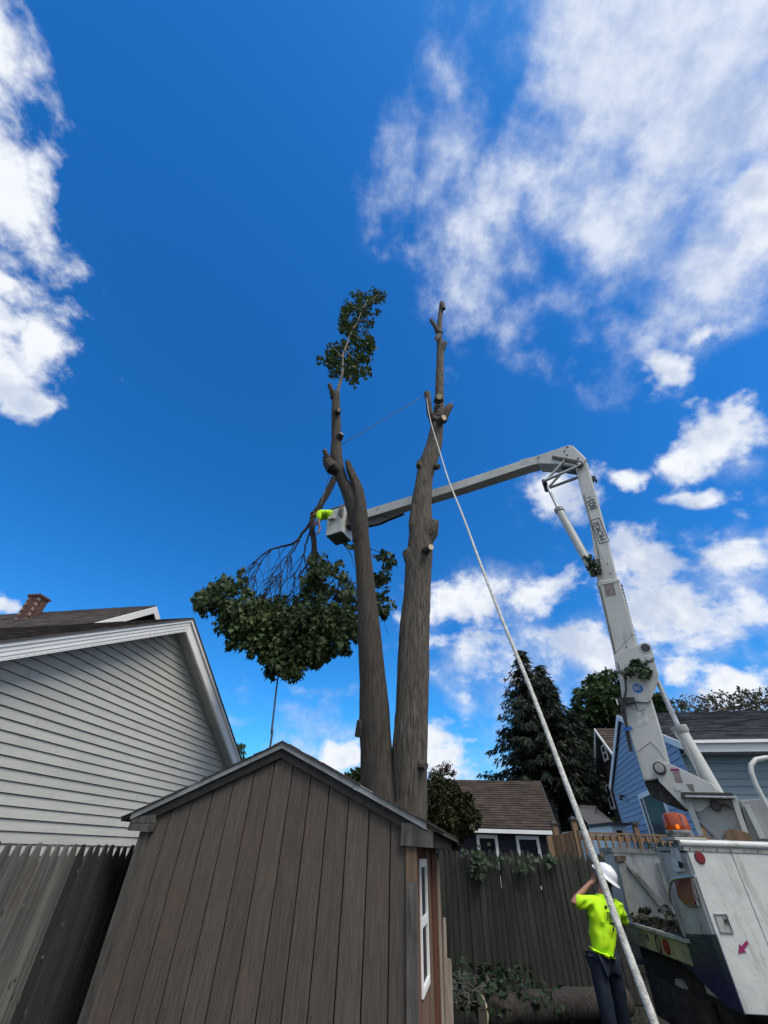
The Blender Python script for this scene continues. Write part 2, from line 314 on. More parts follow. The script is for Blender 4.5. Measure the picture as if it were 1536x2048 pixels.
def glow(n, c, s):
    m = bpy.data.materials.new(n); m.use_nodes = True; b = m.node_tree.nodes['Principled BSDF']
    b.inputs['Base Color'].default_value = c+(1,); b.inputs['Emission Color'].default_value = c+(1,); b.inputs['Emission Strength'].default_value = s; return m
M['bulb'] = glow('lit_amber_bulb', (1, .42, .04), 2)
M['amber'] = mat('amber_beacon_lens', (.45, .075, .012), .15, spec=.7, coat=.4)
_t = M['amber'].node_tree; _p = _t.nodes['Principled BSDF']; _tr = _t.nodes.new('ShaderNodeBsdfTransparent'); _tr.inputs[0].default_value = (1, .42, .12, 1)
_mx = _t.nodes.new('ShaderNodeMixShader'); _mx.inputs[0].default_value = .35
_t.links.new(_p.outputs[0], _mx.inputs[1]); _t.links.new(_tr.outputs[0], _mx.inputs[2]); _t.links.new(_mx.outputs[0], _t.nodes['Material Output'].inputs[0])

# ------------------------------------------------------------------ building helpers
def clip(poly, z0, z1):
    """part of a 2-D polygon (t, z) between two heights"""
    def half(p, f):
        o = []
        for i in range(len(p)):
            a, b = p[i], p[(i+1) % len(p)]; fa, fb = f(a), f(b)
            if fa >= 0: o.append(a)
            if (fa > 0) != (fb > 0) and fa != fb: k = fa/(fa-fb); o.append((a[0]+(b[0]-a[0])*k, a[1]+(b[1]-a[1])*k))
        return o
    p = half(poly, lambda q: q[1]-z0); return half(p, lambda q: z1-q[1]) if len(p) > 2 else []
def siding(name, P, d, n, poly, exp, m, parent, lip=.016, one=False, gap=.0, joint=0):
    """lapped courses over a wall polygon (t, z): every course an object, or all of them one mesh"""
    z0 = min(q[1] for q in poly); z1 = max(q[1] for q in poly); k = 0; mb = MB(); outs = []
    z = z0
    while z < z1-.01:
        c = clip(poly, z+.001+gap, min(z+exp, z1)-.001)
        if len(c) > 2:
            def pt(q, back): return P+d*q[0]+Vector((0, 0, q[1]))+n*(0 if back else (.002+lip*(1-(q[1]-z)/exp)))
            L = len(c); vs = [pt(q, False) for q in c]+[pt(q, True) for q in c]
            fs = [tuple(range(L)), tuple(range(2*L-1, L-1, -1))]+[(i, (i+1) % L, L+(i+1) % L, L+i) for i in range(L)]
            if one: mb.add(vs, fs)
            elif joint:
                t0, t1 = min(q[0] for q in c), max(q[0] for q in c); cuts = [t0]; t = t0-joint*rnd.random()
                while t < t1-.4:
                    t += joint
                    if t0+.4 < t < t1-.4: cuts.append(t)
                cuts.append(t1)
                for a, b in zip(cuts, cuts[1:]):
                    cc_ = [(q[1], q[0]) for q in c]; cc_ = [(q[1], q[0]) for q in clip(cc_, a+.0015, b-.0015)]
                    if len(cc_) < 3: continue
                    e = .0025*rnd.random(); L = len(cc_); vv_ = [pt(q, False)+n*e for q in cc_]+[pt(q, True) for q in cc_]
                    outs.append(MB().add(vv_, [tuple(range(L)), tuple(range(2*L-1, L-1, -1))]+[(i, (i+1) % L, L+(i+1) % L, L+i) for i in range(L)]).build(name, m, parent))
            else: outs.append(MB().add(vs, fs).build(name, m, parent))
        z += exp
    if one: outs.append(mb.build(name, m, parent))
    return outs
def shingles(name, o, u, v, L, H, tab, exp, m, parent, lift=.012, clipf=None, jit=.0):
    """shingle tabs over a roof plane: o lower corner, u along the eave, v up the slope"""
    u, v = Vector(u).normalized(), Vector(v).normalized(); n = u.cross(v).normalized()
    if n.z < 0: n = -n
    mb = MB(); r = random.Random(3); rows = int(H/exp)+1
    for i in range(rows):
        x = -r.random()*tab; y0, y1 = i*exp, min((i+1)*exp+.01, H)
        if y1-y0 < .015: continue
        while x < L:
            w = tab*r.uniform(.7, 1.2); a, b = max(x, 0), min(x+w-.004, L); x += w
            if b-a < .01: continue
            if clipf and not clipf((a+b)/2, (y0+y1)/2): continue
            h = lift*r.uniform(.7, 1.3); q = o+u*a+v*(y0-jit*r.random()); e = u*(b-a); g = v*(y1-y0)
            mb.add([q+n*h, q+e+n*h, q+e+g+n*.003, q+g+n*.003, q, q+e, q+e+g, q+g], [(0, 1, 2, 3), (4, 5, 1, 0), (5, 6, 2, 1), (7, 4, 0, 3)])
    return tag(mb.build(name, m, parent, fix=False), kind='stuff')
def picket(name, w, h, th, tip, tw, m):
    """one picket, standing at its own origin, tapering to a narrow top"""
    mb = MB(); ov = [(-w/2, 0), (w/2, 0), (w/2, h-tip), (tw/2, h), (-tw/2, h), (-w/2, h-tip)]
    mb.prism([(x, -th/2, z) for x, z in ov], (0, th, 0)); me = mb.build(name, m, None, bevel=th*.42); d = me.data
    bpy.data.objects.remove(me); return d
def place(name, data, loc, rot, parent, scale=(1, 1, 1)):
    o = bpy.data.objects.new(name, data); col.objects.link(o); o.location = loc; o.rotation_euler = rot; o.scale = scale; adopt(o, parent); return o

# ------------------------------------------------------------------ ground
g = MB(); n = 60; r_ = random.Random(5)
xs = [-300, -150, -80, -40, -25]+[-16+.6*i for i in range(60)]+[25, 40, 80, 150, 300]; ys = [-300, -100, -30, -8]+[-2+.6*i for i in range(40)]+[26, 40, 80, 160, 400, 900]
for y in ys:
    for x in xs: g.v.append((x, y, .05*noise.noise(Vector((x*.8, y*.8, 0))) if abs(x) < 24 and -6 < y < 24 else 0))
nx = len(xs)
for j in range(len(ys)-1):
    for i in range(nx-1): g.f.append((j*nx+i, j*nx+i+1, (j+1)*nx+i+1, (j+1)*nx+i)); g.m.append(0)
tag(g.build('ground', M['ground'], None, smooth='all', fix=False), kind='structure')
g = MB()
for i in range(9000):
    x, y = r_.uniform(-5, 6), r_.uniform(2.0, 10.3)
    if -2.6 < x+y*.2 < 1.3 and 4.5 < y < 7.8: continue
    h = r_.uniform(.03, .12); a = r_.uniform(0, 6.28); w = .006; q = Vector((x, y, .0)); dx = Vector((math.cos(a), math.sin(a), 0))
    l = Vector((r_.uniform(-.05, .05), r_.uniform(-.05, .05), h)); g.add([q-dx*w, q+dx*w, q+l], [(0, 1, 2)])
tag(g.build('grass', M['grass'], None, fix=False), kind='stuff')
UZ = Vector((0, 0, 1))

# ------------------------------------------------------------------ grey vinyl house at the left
A = 11.2; hP = at(0, 1663, 6.4); d = hd(A); nrm = hd(A+90)          # rake plane; nrm points to the yard
def hp(px, py): q = pl(px, py, hP, A); return ((q-hP).dot(d), q.z)
pk = hp(383, 1238); lo_ = hp(0, 1285); ro_ = hp(479, 1519)
ipk = hp(372, 1263); ilo = hp(0, 1322.6); iro = hp(467, 1527)
def line(a, b): k = (b[1]-a[1])/(b[0]-a[0]); return lambda t: a[1]+k*(t-a[0])
oL, oR, iL, iR = line(lo_, pk), line(pk, ro_), line(ilo, ipk), line(ipk, iro)
print('house', pk, lo_, ro_, ipk)
kL = (pk[1]-lo_[1])/(pk[0]-lo_[0]); kR = (ro_[1]-pk[1])/(ro_[0]-pk[0]); print('slopes', kL, kR)
tL0, tR0 = lo_[0]-1.2, pk[0]+(pk[1]-2.75)/-kR
house = thing('grey_house', 'grey vinyl-sided house with white rake boards behind the left picket fence', 'house', (hP.x-2, hP.y+1, 0))
OV = .30
wP = Vector((hP.x, hP.y, 0))-nrm*OV
def gab(t, z): return (t, z)
def iz(t): return iL(t) if t < ipk[0] else iR(t)
poly = [(tL0, 0), (tR0-.25, 0), (tR0-.25, iR(tR0-.25)+.02), (ipk[0], ipk[1]+.02), (tL0, iL(tL0)+.02)]
siding('siding_plank', wP, d, nrm, poly, .127, M['vinyl'], house, .019, gap=.006, joint=3.6)
MB().prism([wP-nrm*.01+d*t+UZ*z for t, z in poly], -nrm*.1).build('wall', M['black'], house)  # black sheet behind the planks, stands in for shadow at the laps
for (a, b, f, gI, nm) in ((tL0, pk[0], oL, iL, 'l'), (pk[0], tR0, oR, iR, 'r')):
    def seg(z_a, z_b, off, th, mname, name):
        q = []
        for t, fr in ((a, z_a), (b, z_a), (b, z_b), (a, z_b)):
            tt = t
            if t == pk[0]:      # mitre at the peak
                tt = pk[0]+(ipk[0]-pk[0])*fr
            top = f(tt) if not (t == pk[0]) else pk[1]; bot = gI(tt) if t != pk[0] else ipk[1]
            q.append(Vector((hP.x, hP.y, 0))+d*tt+UZ*(top+(bot-top)*fr)+nrm*off)
        return MB().prism(q, -nrm*th).build(name, M[mname], house)
    seg(.0, .24, .035, .05, 'trim', 'rake_trim')
    if nm == 'l': seg(.248, .50, .018, .05, 'trim', 'rake_board'); seg(.508, .75, .009, .05, 'trim', 'rake_board'); seg(.758, 1, 0, .05, 'trim', 'rake_board')
    else: seg(.25, 1, .0, .05, 'trim', 'rake_board')
    # soffit with narrow panels
    k = 0; t = a; step = .1
    s_ = (gI(b)-gI(a))/(b-a); ln = math.hypot(1, s_)
    sm = MB()
    while t < b-.02:
        te = min(t+step/ln-.012, b); za, zb = (gI(t) if t < b else 0), gI(te)
        p0 = wP+d*t+UZ*(za+.012); p1 = wP+d*te+UZ*(zb+.012)
        sm.prism([p0, p1, p1+nrm*OV, p0+nrm*OV], UZ*.01); t += step/ln
    sm.build('soffit', M['soffit'], house)
# frieze strip under the right soffit
q = [(ipk[0], ipk[1]), (tR0, iR(tR0)), (tR0, iR(tR0)-.035), (ipk[0], ipk[1]-.035)]
MB().prism([wP+d*t+UZ*z+nrm*.018 for t, z in q], nrm*.012).build('frieze', M['soffit'], house)
# roof: two slopes running away from the rake
RL = 9.0; back = -nrm
pkw = Vector((hP.x, hP.y, 0))+d*pk[0]+UZ*(pk[1]+.02)+nrm*.05
e1 = Vector((hP.x, hP.y, 0))+d*tL0+UZ*(oL(tL0)+.02)+nrm*.05; e2 = Vector((hP.x, hP.y, 0))+d*tR0+UZ*(oR(tR0)+.02)+nrm*.05
MB().prism([e1, pkw, e2, e2-UZ*.03, pkw-UZ*.03, e1-UZ*.03], back*RL).build('roof', M['roofplain'], house)
sh = shingles('roof_shingles', e1, back, pkw-e1, RL, (pkw-e1).length, .22, .13, M['shingle_brown'], house)
shingles('roof_shingles', e2, back, pkw-e2, RL, (pkw-e2).length, .22, .13, M['shingle_brown'], house)
# taller roof behind, with its own small gable end and the brick chimney
up = thing('brown_roofed_house', 'house roof with brick chimney showing above the grey vinyl house', 'house', tuple(Vector((hP.x, hP.y, 0))-nrm*4+d*6))
uY = 10.5; U0 = at(310, 1213, uY); uR = at(330, 1262, uY+1.8); uL = at(140, 1262, uY-2.6)
a_ = A
def upl(px, py): return pl(px, py, U0, a_)
Up, Ul, Ur = upl(312, 1212), upl(120, 1262), upl(330, 1262)
sl_ = (Up.z-Ul.z)/((Up-Ul).dot(d)); Ul = Up-d*4.2-UZ*4.2*sl_; Ur = Up+d*4.2-UZ*4.2*sl_*.95
print('upper roof', Up, sl_)
MB().prism([Ul, Up, Ur, Ur-UZ*.08, Up-UZ*.08, Ul-UZ*.08], back*11).build('roof', M['roofplain'], up)
shingles('roof_shingles', Ul+UZ*.01, back, Up-Ul, 11, (Up-Ul).length, .3, .15, M['shingle_brown'], up)
gm = MB()
for s_, e_ in ((Ul, Up), (Up, Ur)): gm.prism([s_-UZ*.02, e_-UZ*.02, e_-UZ*.22, s_-UZ*.22], nrm*.04)
gm.build('rake_board', M['trim'], up)
MB().prism([Ul-UZ*.25-nrm*.4, Up-UZ*.12-nrm*.4, Ur-UZ*.25-nrm*.4, Ur-UZ*6-nrm*.4, Ul-UZ*6-nrm*.4], -nrm*.1).build('wall', M['shedtan'], up)
vm_ = MB()
vc = Up-UZ*.75-nrm*.37
for i in range(6): vm_.cbox(vc-UZ*(i*.07-.1), d*.42, nrm*.03, UZ*.035)
vm_.build('gable_vent', M['dark'], up)
# chimney, tall and square, bricks laid one by one
cb0 = pl(60, 1226, U0+back*3.3, a_); cz = at(62, 1198, cb0.y).z
cbr = MB(); cw = .34; ch0, ch1 = cb0.z-.8, at(62, 1197, cb0.y).z; cc = Vector((cb0.x, cb0.y, 0))
bh, bl = .075, .17; z = ch0; k = 0
while z < ch1:
    for side in range(4):
        ax = (d, nrm)[side % 2]*(1 if side < 2 else -1); on = (nrm, -d, -nrm, d)[side]
        t = -cw/2+(bl/2 if k % 2 else 0)
        while t < cw/2-.02:
            te = min(t+bl, cw/2); cbr.obox(cc+ax*(t+.007)+on*(cw/2-.03)+UZ*(z+.007), ax*(te-t-.014), on*(.029+.004*rnd.random()), UZ*(bh-.014)); t = te
    z += bh; k += 1
chim = MB().cbox(cc+UZ*((ch0+ch1)/2), d*(cw-.01), nrm*(cw-.01), UZ*(ch1-ch0)).build('chimney', M['mortar'], up)
tag(cbr.build('brick', M['brick'], chim), kind='stuff')
MB().cbox(cc+UZ*(ch1+.02), d*(cw+.06), nrm*(cw+.06), UZ*.06).build('chimney_cap', M['brick'], chim)

# ------------------------------------------------------------------ left picket fence
lf = thing('picket_fence', 'weathered grey stockade fence in front of the grey vinyl house', 'fence', (-2.9, 4.2, 0))
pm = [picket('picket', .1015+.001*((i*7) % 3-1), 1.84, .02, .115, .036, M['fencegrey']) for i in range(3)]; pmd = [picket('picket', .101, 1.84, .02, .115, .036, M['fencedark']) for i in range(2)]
f0 = at(19.5, 1684, 4.17); fd = hd(11.5); fn = hd(101.5); r2 = random.Random(11)
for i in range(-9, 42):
    p = Vector((f0.x, f0.y, 0))+fd*(.1*i+r2.uniform(-.003, .003)); dark = i > 9 or (i > 7 and r2.random() < .5)  # pickets from partway along to the far end use the dark material
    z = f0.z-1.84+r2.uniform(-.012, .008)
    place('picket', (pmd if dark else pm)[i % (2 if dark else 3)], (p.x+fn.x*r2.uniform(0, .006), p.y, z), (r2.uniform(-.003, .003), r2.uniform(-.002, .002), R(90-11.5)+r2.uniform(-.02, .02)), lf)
kt_ = MB()
for _ in range(70):
    p = Vector((f0.x, f0.y, 0))+fd*r2.uniform(-.8, .9)+fn*.0175+UZ*r2.uniform(.5, 1.72); w_, h_ = r2.uniform(.006, .011), r2.uniform(.010, .022)
    kt_.prism([p+fd*w_*math.cos(a)+UZ*h_*math.sin(a) for a in [k*.785 for k in range(8)]], fn*.004)
tag(kt_.build('knots', M['shedgrey'], lf), kind='stuff')
for z in (.35, 1.0, 1.5):
    MB().cbox(Vector((f0.x, f0.y, z))+fd*1.6-fn*.035, fd*5.2, fn*.04, UZ*.075).build('rail', M['fencegrey'], lf)

# ------------------------------------------------------------------ shed
SA = 12.0; S0 = at(812, 1695, 4.6); S0 = Vector((S0.x, S0.y, 0)); sa = hd(SA+90); sb = hd(SA)
def sp(a, b, z): return S0+sa*a+sb*b+UZ*z
def spx(px, py, off=0.0):
    q = pl(px, py, S0-sb*off, SA+90); return ((q-S0).dot(sa), q.z)
shed = thing('garden_shed', 'weathered brown board shed with gable roof in the foreground', 'shed', tuple(sp(-1.25, 1.2, 0)))
SW = -2.55; SD = 2.45
ap = spx(567, 1500); eL = spx(270, 1640); eR = spx(850, 1660); print('shed', ap, eL, eR)
kl = (ap[1]-eL[1])/(ap[0]-eL[0]); kr = (eR[1]-ap[1])/(eR[0]-ap[0])
def rz(a): return ap[1]+kl*(a-ap[0]) if a < ap[0] else ap[1]+kr*(a-ap[0])
MB().prism([sp(SW+.01, .02, 0), sp(-.01, .02, 0), sp(-.01, .02, rz(0)-.04), sp(ap[0], .02, ap[1]-.04), sp(SW+.01, .02, rz(SW)-.04)], sb*.02).build('wall_frame', M['black'], shed)
grv = [346.7, 386.4, 427, 470, 0, 0, 0, 687.5, 731, 776]
edges = [SW]; g1 = spx(346.7, 1610)[0]; stp = .2032; t = g1
while t > SW+.1: t -= stp
t += stp; 
while t < -.06: edges.append(t); t += stp
edges.append(0.0)
for i in range(len(edges)-1):
    a0, a1 = edges[i]+.006, edges[i+1]-.006; top = [(a1, rz(a1)), (a0, rz(a0))]
    if a0 < ap[0] < a1: top = [(a1, rz(a1)), ap, (a0, rz(a0))]
    pts = [sp(a0, -.004*rnd.random(), 0), sp(a1, -.004*rnd.random(), 0)]+[sp(a, 0, z-.03) for a, z in top]
    MB().prism(pts, sb*.016).build('board', M['shedwood'], shed)
nl = MB()
for e_ in edges:
    z = .25
    while z < rz(e_)-.08:
        for o_ in (-.03, .03):
            if SW < e_+o_ < 0: nl.disc(sp(e_+o_, .001, z+rnd.uniform(-.02, .02)), -sb, .0045, .006, 6)
        z += .31
tag(nl.build('nail_heads', M['dark'], shed), kind='stuff')
# rake: dark board under a metal drip edge, roof deck and shingles
for a0, a1 in ((eL[0]-.02, ap[0]), (ap[0], eR[0]+.02)):
    def rk(zt, zb, off, th, name, mm):
        MB().prism([sp(a0, -off, rz(a0)+zt), sp(a1, -off, rz(a1)+zt), sp(a1, -off, rz(a1)+zb), sp(a0, -off, rz(a0)+zb)], sb*th).build(name, mm, shed)
    rk(.005, -.075, .035, .03, 'rake_board', M['rakewood']); rk(.052, .008, .055, .045, 'drip_edge', M['drip']); rk(.066, .056, .062, .05, 'drip_edge', M['drip'])
rt = .056
E1, PK, E2 = sp(eL[0]-.12, -.05, rz(eL[0]-.12)+rt), sp(ap[0], -.05, ap[1]+rt), sp(eR[0]+.17, -.05, rz(eR[0]+.17)+rt)
MB().prism([E1, PK, E2, E2-UZ*.02, PK-UZ*.02, E1-UZ*.02], sb*(SD+.25)).build('roof', M['shingle_brown'], shed)
shingles('roof_shingles', E1-sb*.02+UZ*.004, sb, PK-E1, SD+.27, (PK-E1).length, .3, .14, M['shingle_brown'], shed, .012)
shingles('roof_shingles', E2-sb*.02+UZ*.004, sb, PK-E2, SD+.27, (PK-E2).length, .3, .14, M['shingle_brown'], shed, .016)
rc = MB()
for i in range(14): rc.obox(PK+sb*(i*.19-.02)-sa*.1-UZ*.035+UZ*(.002*i % .004), sa*.1+UZ*.045, sb*.2, UZ*.01); rc.obox(PK+sb*(i*.19-.02)+UZ*.01, sa*.1-UZ*.045, sb*.2, UZ*.01)
rc.build('ridge_cap', M['shingle_brown'], shed)
# corner returns at both eaves
def plate(pxs, off, th, name, mm):
    q = [pl(x, y, S0-sb*off, SA+90) for x, y in pxs]; return MB().prism(q, sb*th).build(name, mm, shed)
plate([(264, 1634), (311, 1629), (308, 1646), (261, 1645)], .045, .05, 'eave_return', M['shedgrey']); plate([(261, 1646.5), (309, 1647), (303, 1663), (256, 1661)], .05, .05, 'eave_return', M['shedgrey'])
plate([(803, 1645), (834, 1648), (867, 1660), (866, 1696), (801, 1691)], .045, .05, 'eave_return', M['shedgrey'])
# eave fascia running back along the right side
fe = spx(866, 1675, .045)[0]
MB().obox(sp(fe-.012, 0, 1.885), sb*(SD+.1), sa*.02, UZ*.125).build('eave_fascia', M['shedgrey'], shed)
MB().obox(sp(fe+.012, -.03, 1.995), sb*(SD+.15), sa*.03, UZ*.015).build('drip_edge', M['paleboard'], shed)
MB().obox(sp(0, 0, 1.90), sb*SD, sa*(fe-.012), UZ*.02).build('soffit', M['black'], shed)
kn = sp(fe+.01, .12, 1.97); MB().tube([kn-sb*.04, kn, kn+sb*.05+UZ*.01], [.012, .03, .02], 8).build('split_knot', M['shedtan'], shed, smooth=True)
# corner trims
MB().obox(sp(SW-.09, -.018, 0), sa*.1, sb*.03, UZ*1.93).build('corner_board', M['shedgrey'], shed)
MB().obox(sp(0.0, -.02, 0), sa*.095, sb*.03, UZ*1.66).build('corner_board', M['shedgrey'], shed); MB().obox(sp(0.0, -.02, 1.662), sa*.095, sb*.03, UZ*.235).build('corner_board', M['shedtan'], shed)
MB().obox(sp(SW-.08, .02, 0), sb*(SD-.02), sa*.03, UZ*1.93).build('side_wall', M['shedwood'], shed)
MB().obox(sp(SW, SD, 0), sa*(-SW), sb*.02, UZ*1.95).build('back_wall', M['shedwood'], shed)
# right side wall: boards, a white sash window, bare studs further back
XW = .085
MB().obox(sp(XW-.05, .012, 0), sb*(SD-.02), sa*.02, UZ*1.9).build('side_wall', M['shedred'], shed)
def sidepx(px, py): q = pl(px, py, sp(XW, 0, 0), SA); return ((q-S0).dot(sb), q.z)
w0, w1 = sidepx(846, 1990), (.86, 0)
b0, b1 = w0[0], w1[0]; zb = sidepx(844, 2005)[1]; zt = sidepx(842, 1718)[1]; zm = sidepx(844, 1848)[1]; print('window', b0, b1, zb, zt, zm)
win = MB()
for (ba, bb, za, zc) in ((b0, b0+.04, zb, zt), (b1-.045, b1, zb, zt), (b0+.04, b1-.045, zt-.06, zt), (b0+.04, b1-.045, zb, zb+.05), (b0+.04, b1-.045, zm-.03, zm+.03)):
    win.obox(sp(XW-.03, ba, za), sb*(bb-ba), sa*.035, UZ*(zc-za))
wf = win.build('window', M['trim'], shed, bevel=.003)
MB().obox(sp(XW-.028, b0+.02, zb+.02), sb*(b1-b0-.04), sa*.012, UZ*(zt-zb-.04)).build('pane', M['glass'], wf)
r3 = random.Random(4)
MB().obox(sp(XW-.03, b1+.01, 0), sb*.38, sa*.025, UZ*1.88).build('side_board', M['shedtan'], shed)
MB().obox(sp(XW-.03, .02, 0), sb*(b0-.03), sa*.02, UZ*1.88).build('side_board', M['shedred'], shed)
MB().obox(sp(XW-.03, b0, 0), sb*(b1-b0), sa*.02, UZ*(zb-.02)).build('side_board', M['shedtan'], shed)
t = b1+.52
while t < SD-.03:
    w = r3.uniform(.05, .12); mm = r3.choice([M['shedred'], M['shedtan'], M['shedred'], M['shedgrey']])
    MB().obox(sp(XW-.03, t, 0), sb*w, sa*r3.uniform(.015, .05), UZ*r3.uniform(1.80, 1.88)).build('side_board', mm, shed); t += w+r3.uniform(.02, .06)
for (b, z0, z1, ln_, lw) in ((b1+.62, 0, 1.75, .05, .022), (b1+.92, 0, 1.25, .10, .03), (b1+1.25, .0, .9, .06, .06)):
    MB().prism([sp(XW+.03, b, z0), sp(XW+.03, b+.05, z0), sp(XW+.03+ln_*.3, b+.05+ln_, z1), sp(XW+.03+ln_*.3, b+ln_, z1+.05)], sa*lw).build('loose_slat', M['paleboard'], shed)

# ------------------------------------------------------------------ back stockade fence
FY = 10.4
bf = thing('stockade_fence', 'mossy dark stockade fence along the back of the yard with ivy on top', 'fence', (2.2, FY, 0))
pb = [picket('picket', .108, 1.95, .03, .11, .03, M['fenceback']), picket('picket', .106, 1.95, .035, .10, .035, M['fenceback'])]
bx0, bx1 = at(885, 1700, FY).x, at(1112, 1705, FY).x; x = -3.6; i = 0
while x < at(1215, 1708, FY).x:
    if not (bx1-.02 < x < bx1+.62 and False):
        place('picket', pb[i % 2], (x, FY+r2.uniform(-.008, .008), -.03+r2.uniform(-.03, .03)), (r2.uniform(-.01, .01), r2.uniform(-.004, .004), r2.uniform(-.06, .06)), bf)
    x += .107+r2.uniform(-.002, .004); i += 1
for z in (.4, 1.1, 1.6): MB().cbox((1.0, FY+.05, z), (9.2, 0, 0), (0, .05, 0), (0, 0, .09)).build('rail', M['fenceback'], bf)
# taller brown privacy panel and its capped posts, between the stockade fence and the deck
pf = thing('privacy_fence', 'taller brown board fence panel with capped posts behind the stockade fence', 'fence', (3.6, FY+.3, 0))
q0, q1 = at(1099, 1673, FY+.25), at(1158, 1660, FY+.05); nb = 6
for i in range(nb):
    a, b = q0.lerp(q1, i/nb), q0.lerp(q1, (i+1)/nb-.012)
    MB().prism([Vector((a.x, a.y, 0)), Vector((b.x, b.y, 0)), b, a], Vector((0, .025, 0))).build('board', M['fencebrown'], pf)
for px, py, Y in ((1108, 1650, FY+.4), (1146, 1641, FY+.12), (1097, 1672, FY+.2)):
    p = at(px, py, Y); MB().cbox((p.x, p.y, p.z/2), (.1, 0, 0), (0, .1, 0), (0, 0, p.z)).build('post', M['deckwood'], pf)
    if py < 1660:
        c = MB().cbox((p.x, p.y, p.z+.02), (.15, 0, 0), (0, .15, 0), (0, 0, .03)); c.add([(p.x-.06, p.y-.06, p.z+.035), (p.x+.06, p.y-.06, p.z+.035), (p.x+.06, p.y+.06, p.z+.035), (p.x-.06, p.y+.06, p.z+.035), (p.x, p.y, p.z+.08)], [(0, 1, 4), (1, 2, 4), (2, 3, 4), (3, 0, 4)])
        c.build('post_cap', M['dark'], pf)
# ------------------------------------------------------------------ deck railing in front of the blue house
DY = 12.0
dk = thing('deck_railing', 'wooden deck railing with balusters in front of the blue house', 'railing', (5.0, DY, 0))
ra, rb = at(1156, 1663, DY), at(1352, 1671, DY); rb.z = ra.z
dz = ra.z
MB().obox((ra.x, DY-.06, dz-.035), (rb.x-ra.x+2.5, 0, 0), (0, .13, 0), (0, 0, .035)).build('top_rail', M['deckwood'], dk)
MB().obox((ra.x, DY-.05, dz-.15), (rb.x-ra.x+2.5, 0, 0), (0, .03, 0), (0, 0, .09)).build('upper_rail', M['deckwood'], dk)
MB().obox((ra.x, DY-.05, dz-.95), (rb.x-ra.x+2.5, 0, 0), (0, .03, 0), (0, 0, .09)).build('lower_rail', M['deckwood'], dk)
x = ra.x+.05
while x < rb.x+2.4:
    MB().obox((x, DY-.085, dz-1.05), (.04, 0, 0), (0, .034, 0), (0, 0, 1.01)).build('baluster', M['deckwood'], dk); x += .165
for px, top in ((1268, 1650), (1400, 1650)):
    p = at(px, top, DY); MB().cbox((p.x, DY-.02, p.z/2), (.1, 0, 0), (0, .1, 0), (0, 0, p.z)).build('post', M['deckwood'], dk)
    MB().cbox((p.x, DY-.02, p.z+.03), (.17, 0, 0), (0, .17, 0), (0, 0, .05)).build('post_cap', M['dark'], dk)
MB().obox((ra.x, DY, dz-1.15), (rb.x-ra.x+2.5, 0, 0), (0, 2.2, 0), (0, 0, .08)).build('deck_floor', M['deckwood'], dk)

# ------------------------------------------------------------------ small dark house behind the back fence
HY = 16.0
HA = 12.0; hx = hd(HA+90); hy = hd(HA)                     # along the eave, and back up the roof
E_ = at(1116, 1661, HY); ztop = E_.z; RG = pl(1079, 1562, E_, HA); run = (RG-E_).dot(hy); print('small house ridge', RG, E_, run)
LH = 5.2
E0 = Vector((E_.x, E_.y, 0))-hx*LH
def shp(a, b, z): return E0+hx*a+hy*b+UZ*z
sh_ = thing('small_dark_house', 'small dark-sided house with worn brown roof behind the back fence', 'house', tuple(shp(LH/2, run, 0)))
MB().prism([shp(0, 0, ztop), shp(0, run, RG.z), shp(0, 2*run, ztop), shp(0, 2*run, ztop-.06), shp(0, run, RG.z-.06), shp(0, 0, ztop-.06)], hx*LH).build('roof', M['roofplain'], sh_)
vv = hy*run+UZ*(RG.z-ztop)
shingles('roof_shingles', shp(0, 0, ztop+.01), hx, vv, LH, vv.length, .34, .13, M['shingle_red'], sh_, .02)
MB().obox(shp(0, -.04, ztop-.11), hx*LH, hy*.04, UZ*.10).build('fascia', M['trim'], sh_)
MB().prism([shp(LH, 0, ztop), shp(LH, run, RG.z), shp(LH, run, RG.z-.12), shp(LH, 0, ztop-.12)], hx*.04).build('rake_board', M['dark'], sh_)
siding('siding', shp(0, .3, 0), hx, -hy, [(0, 0), (LH-.25, 0), (LH-.25, ztop-.05), (0, ztop-.05)], .14, M['duskysiding'], sh_, .02, one=True)
MB().prism([shp(LH-.25, .3, 0), shp(LH-.25, 2*run-.3, 0), shp(LH-.25, 2*run-.3, ztop), shp(LH-.25, run, RG.z-.1), shp(LH-.25, .3, ztop)], -hx*.1).build('gable_wall', M['duskysiding'], sh_)
MB().obox(shp(.02, .32, 0), hx*(LH-.3), hy*.1, UZ*(ztop-.07)).build('wall', M['duskysiding'], sh_)
WP = shp(0, .26, 0)
for xa, xb in ((952, 994), (1030, 1076)):
    a = (pl(xa, 1668, WP, HA+90)-E0).dot(hx); b = (pl(xb, 1668, WP, HA+90)-E0).dot(hx); h = 1.25; z1 = ztop-.15; w = b-a
    fm = MB()
    for (x0, x1, z0, zz_) in ((0, .09, -h, 0), (w-.09, w, -h, 0), (.09, w-.09, -.09, 0), (.09, w-.09, -h, -h+.08)): fm.obox(shp(a+x0, .21, z1+z0), hx*(x1-x0), hy*.07, UZ*(zz_-z0))
    f = fm.build('window', M['trim'], sh_)
    MB().obox(shp(a+.07, .25, z1-h), hx*(w-.14), hy*.02, UZ*(h-.05)).build('pane', M['glass'], f)
    if xa > 1000:
        MB().obox(shp(a+w/2-.015, .225, z1-h+.1), hx*.03, hy*.02, UZ*(h-.6)).obox(shp(a+.09, .224, z1-.62), hx*(w-.18), hy*.02, UZ*.04).build('muntin', M['trim'], f)

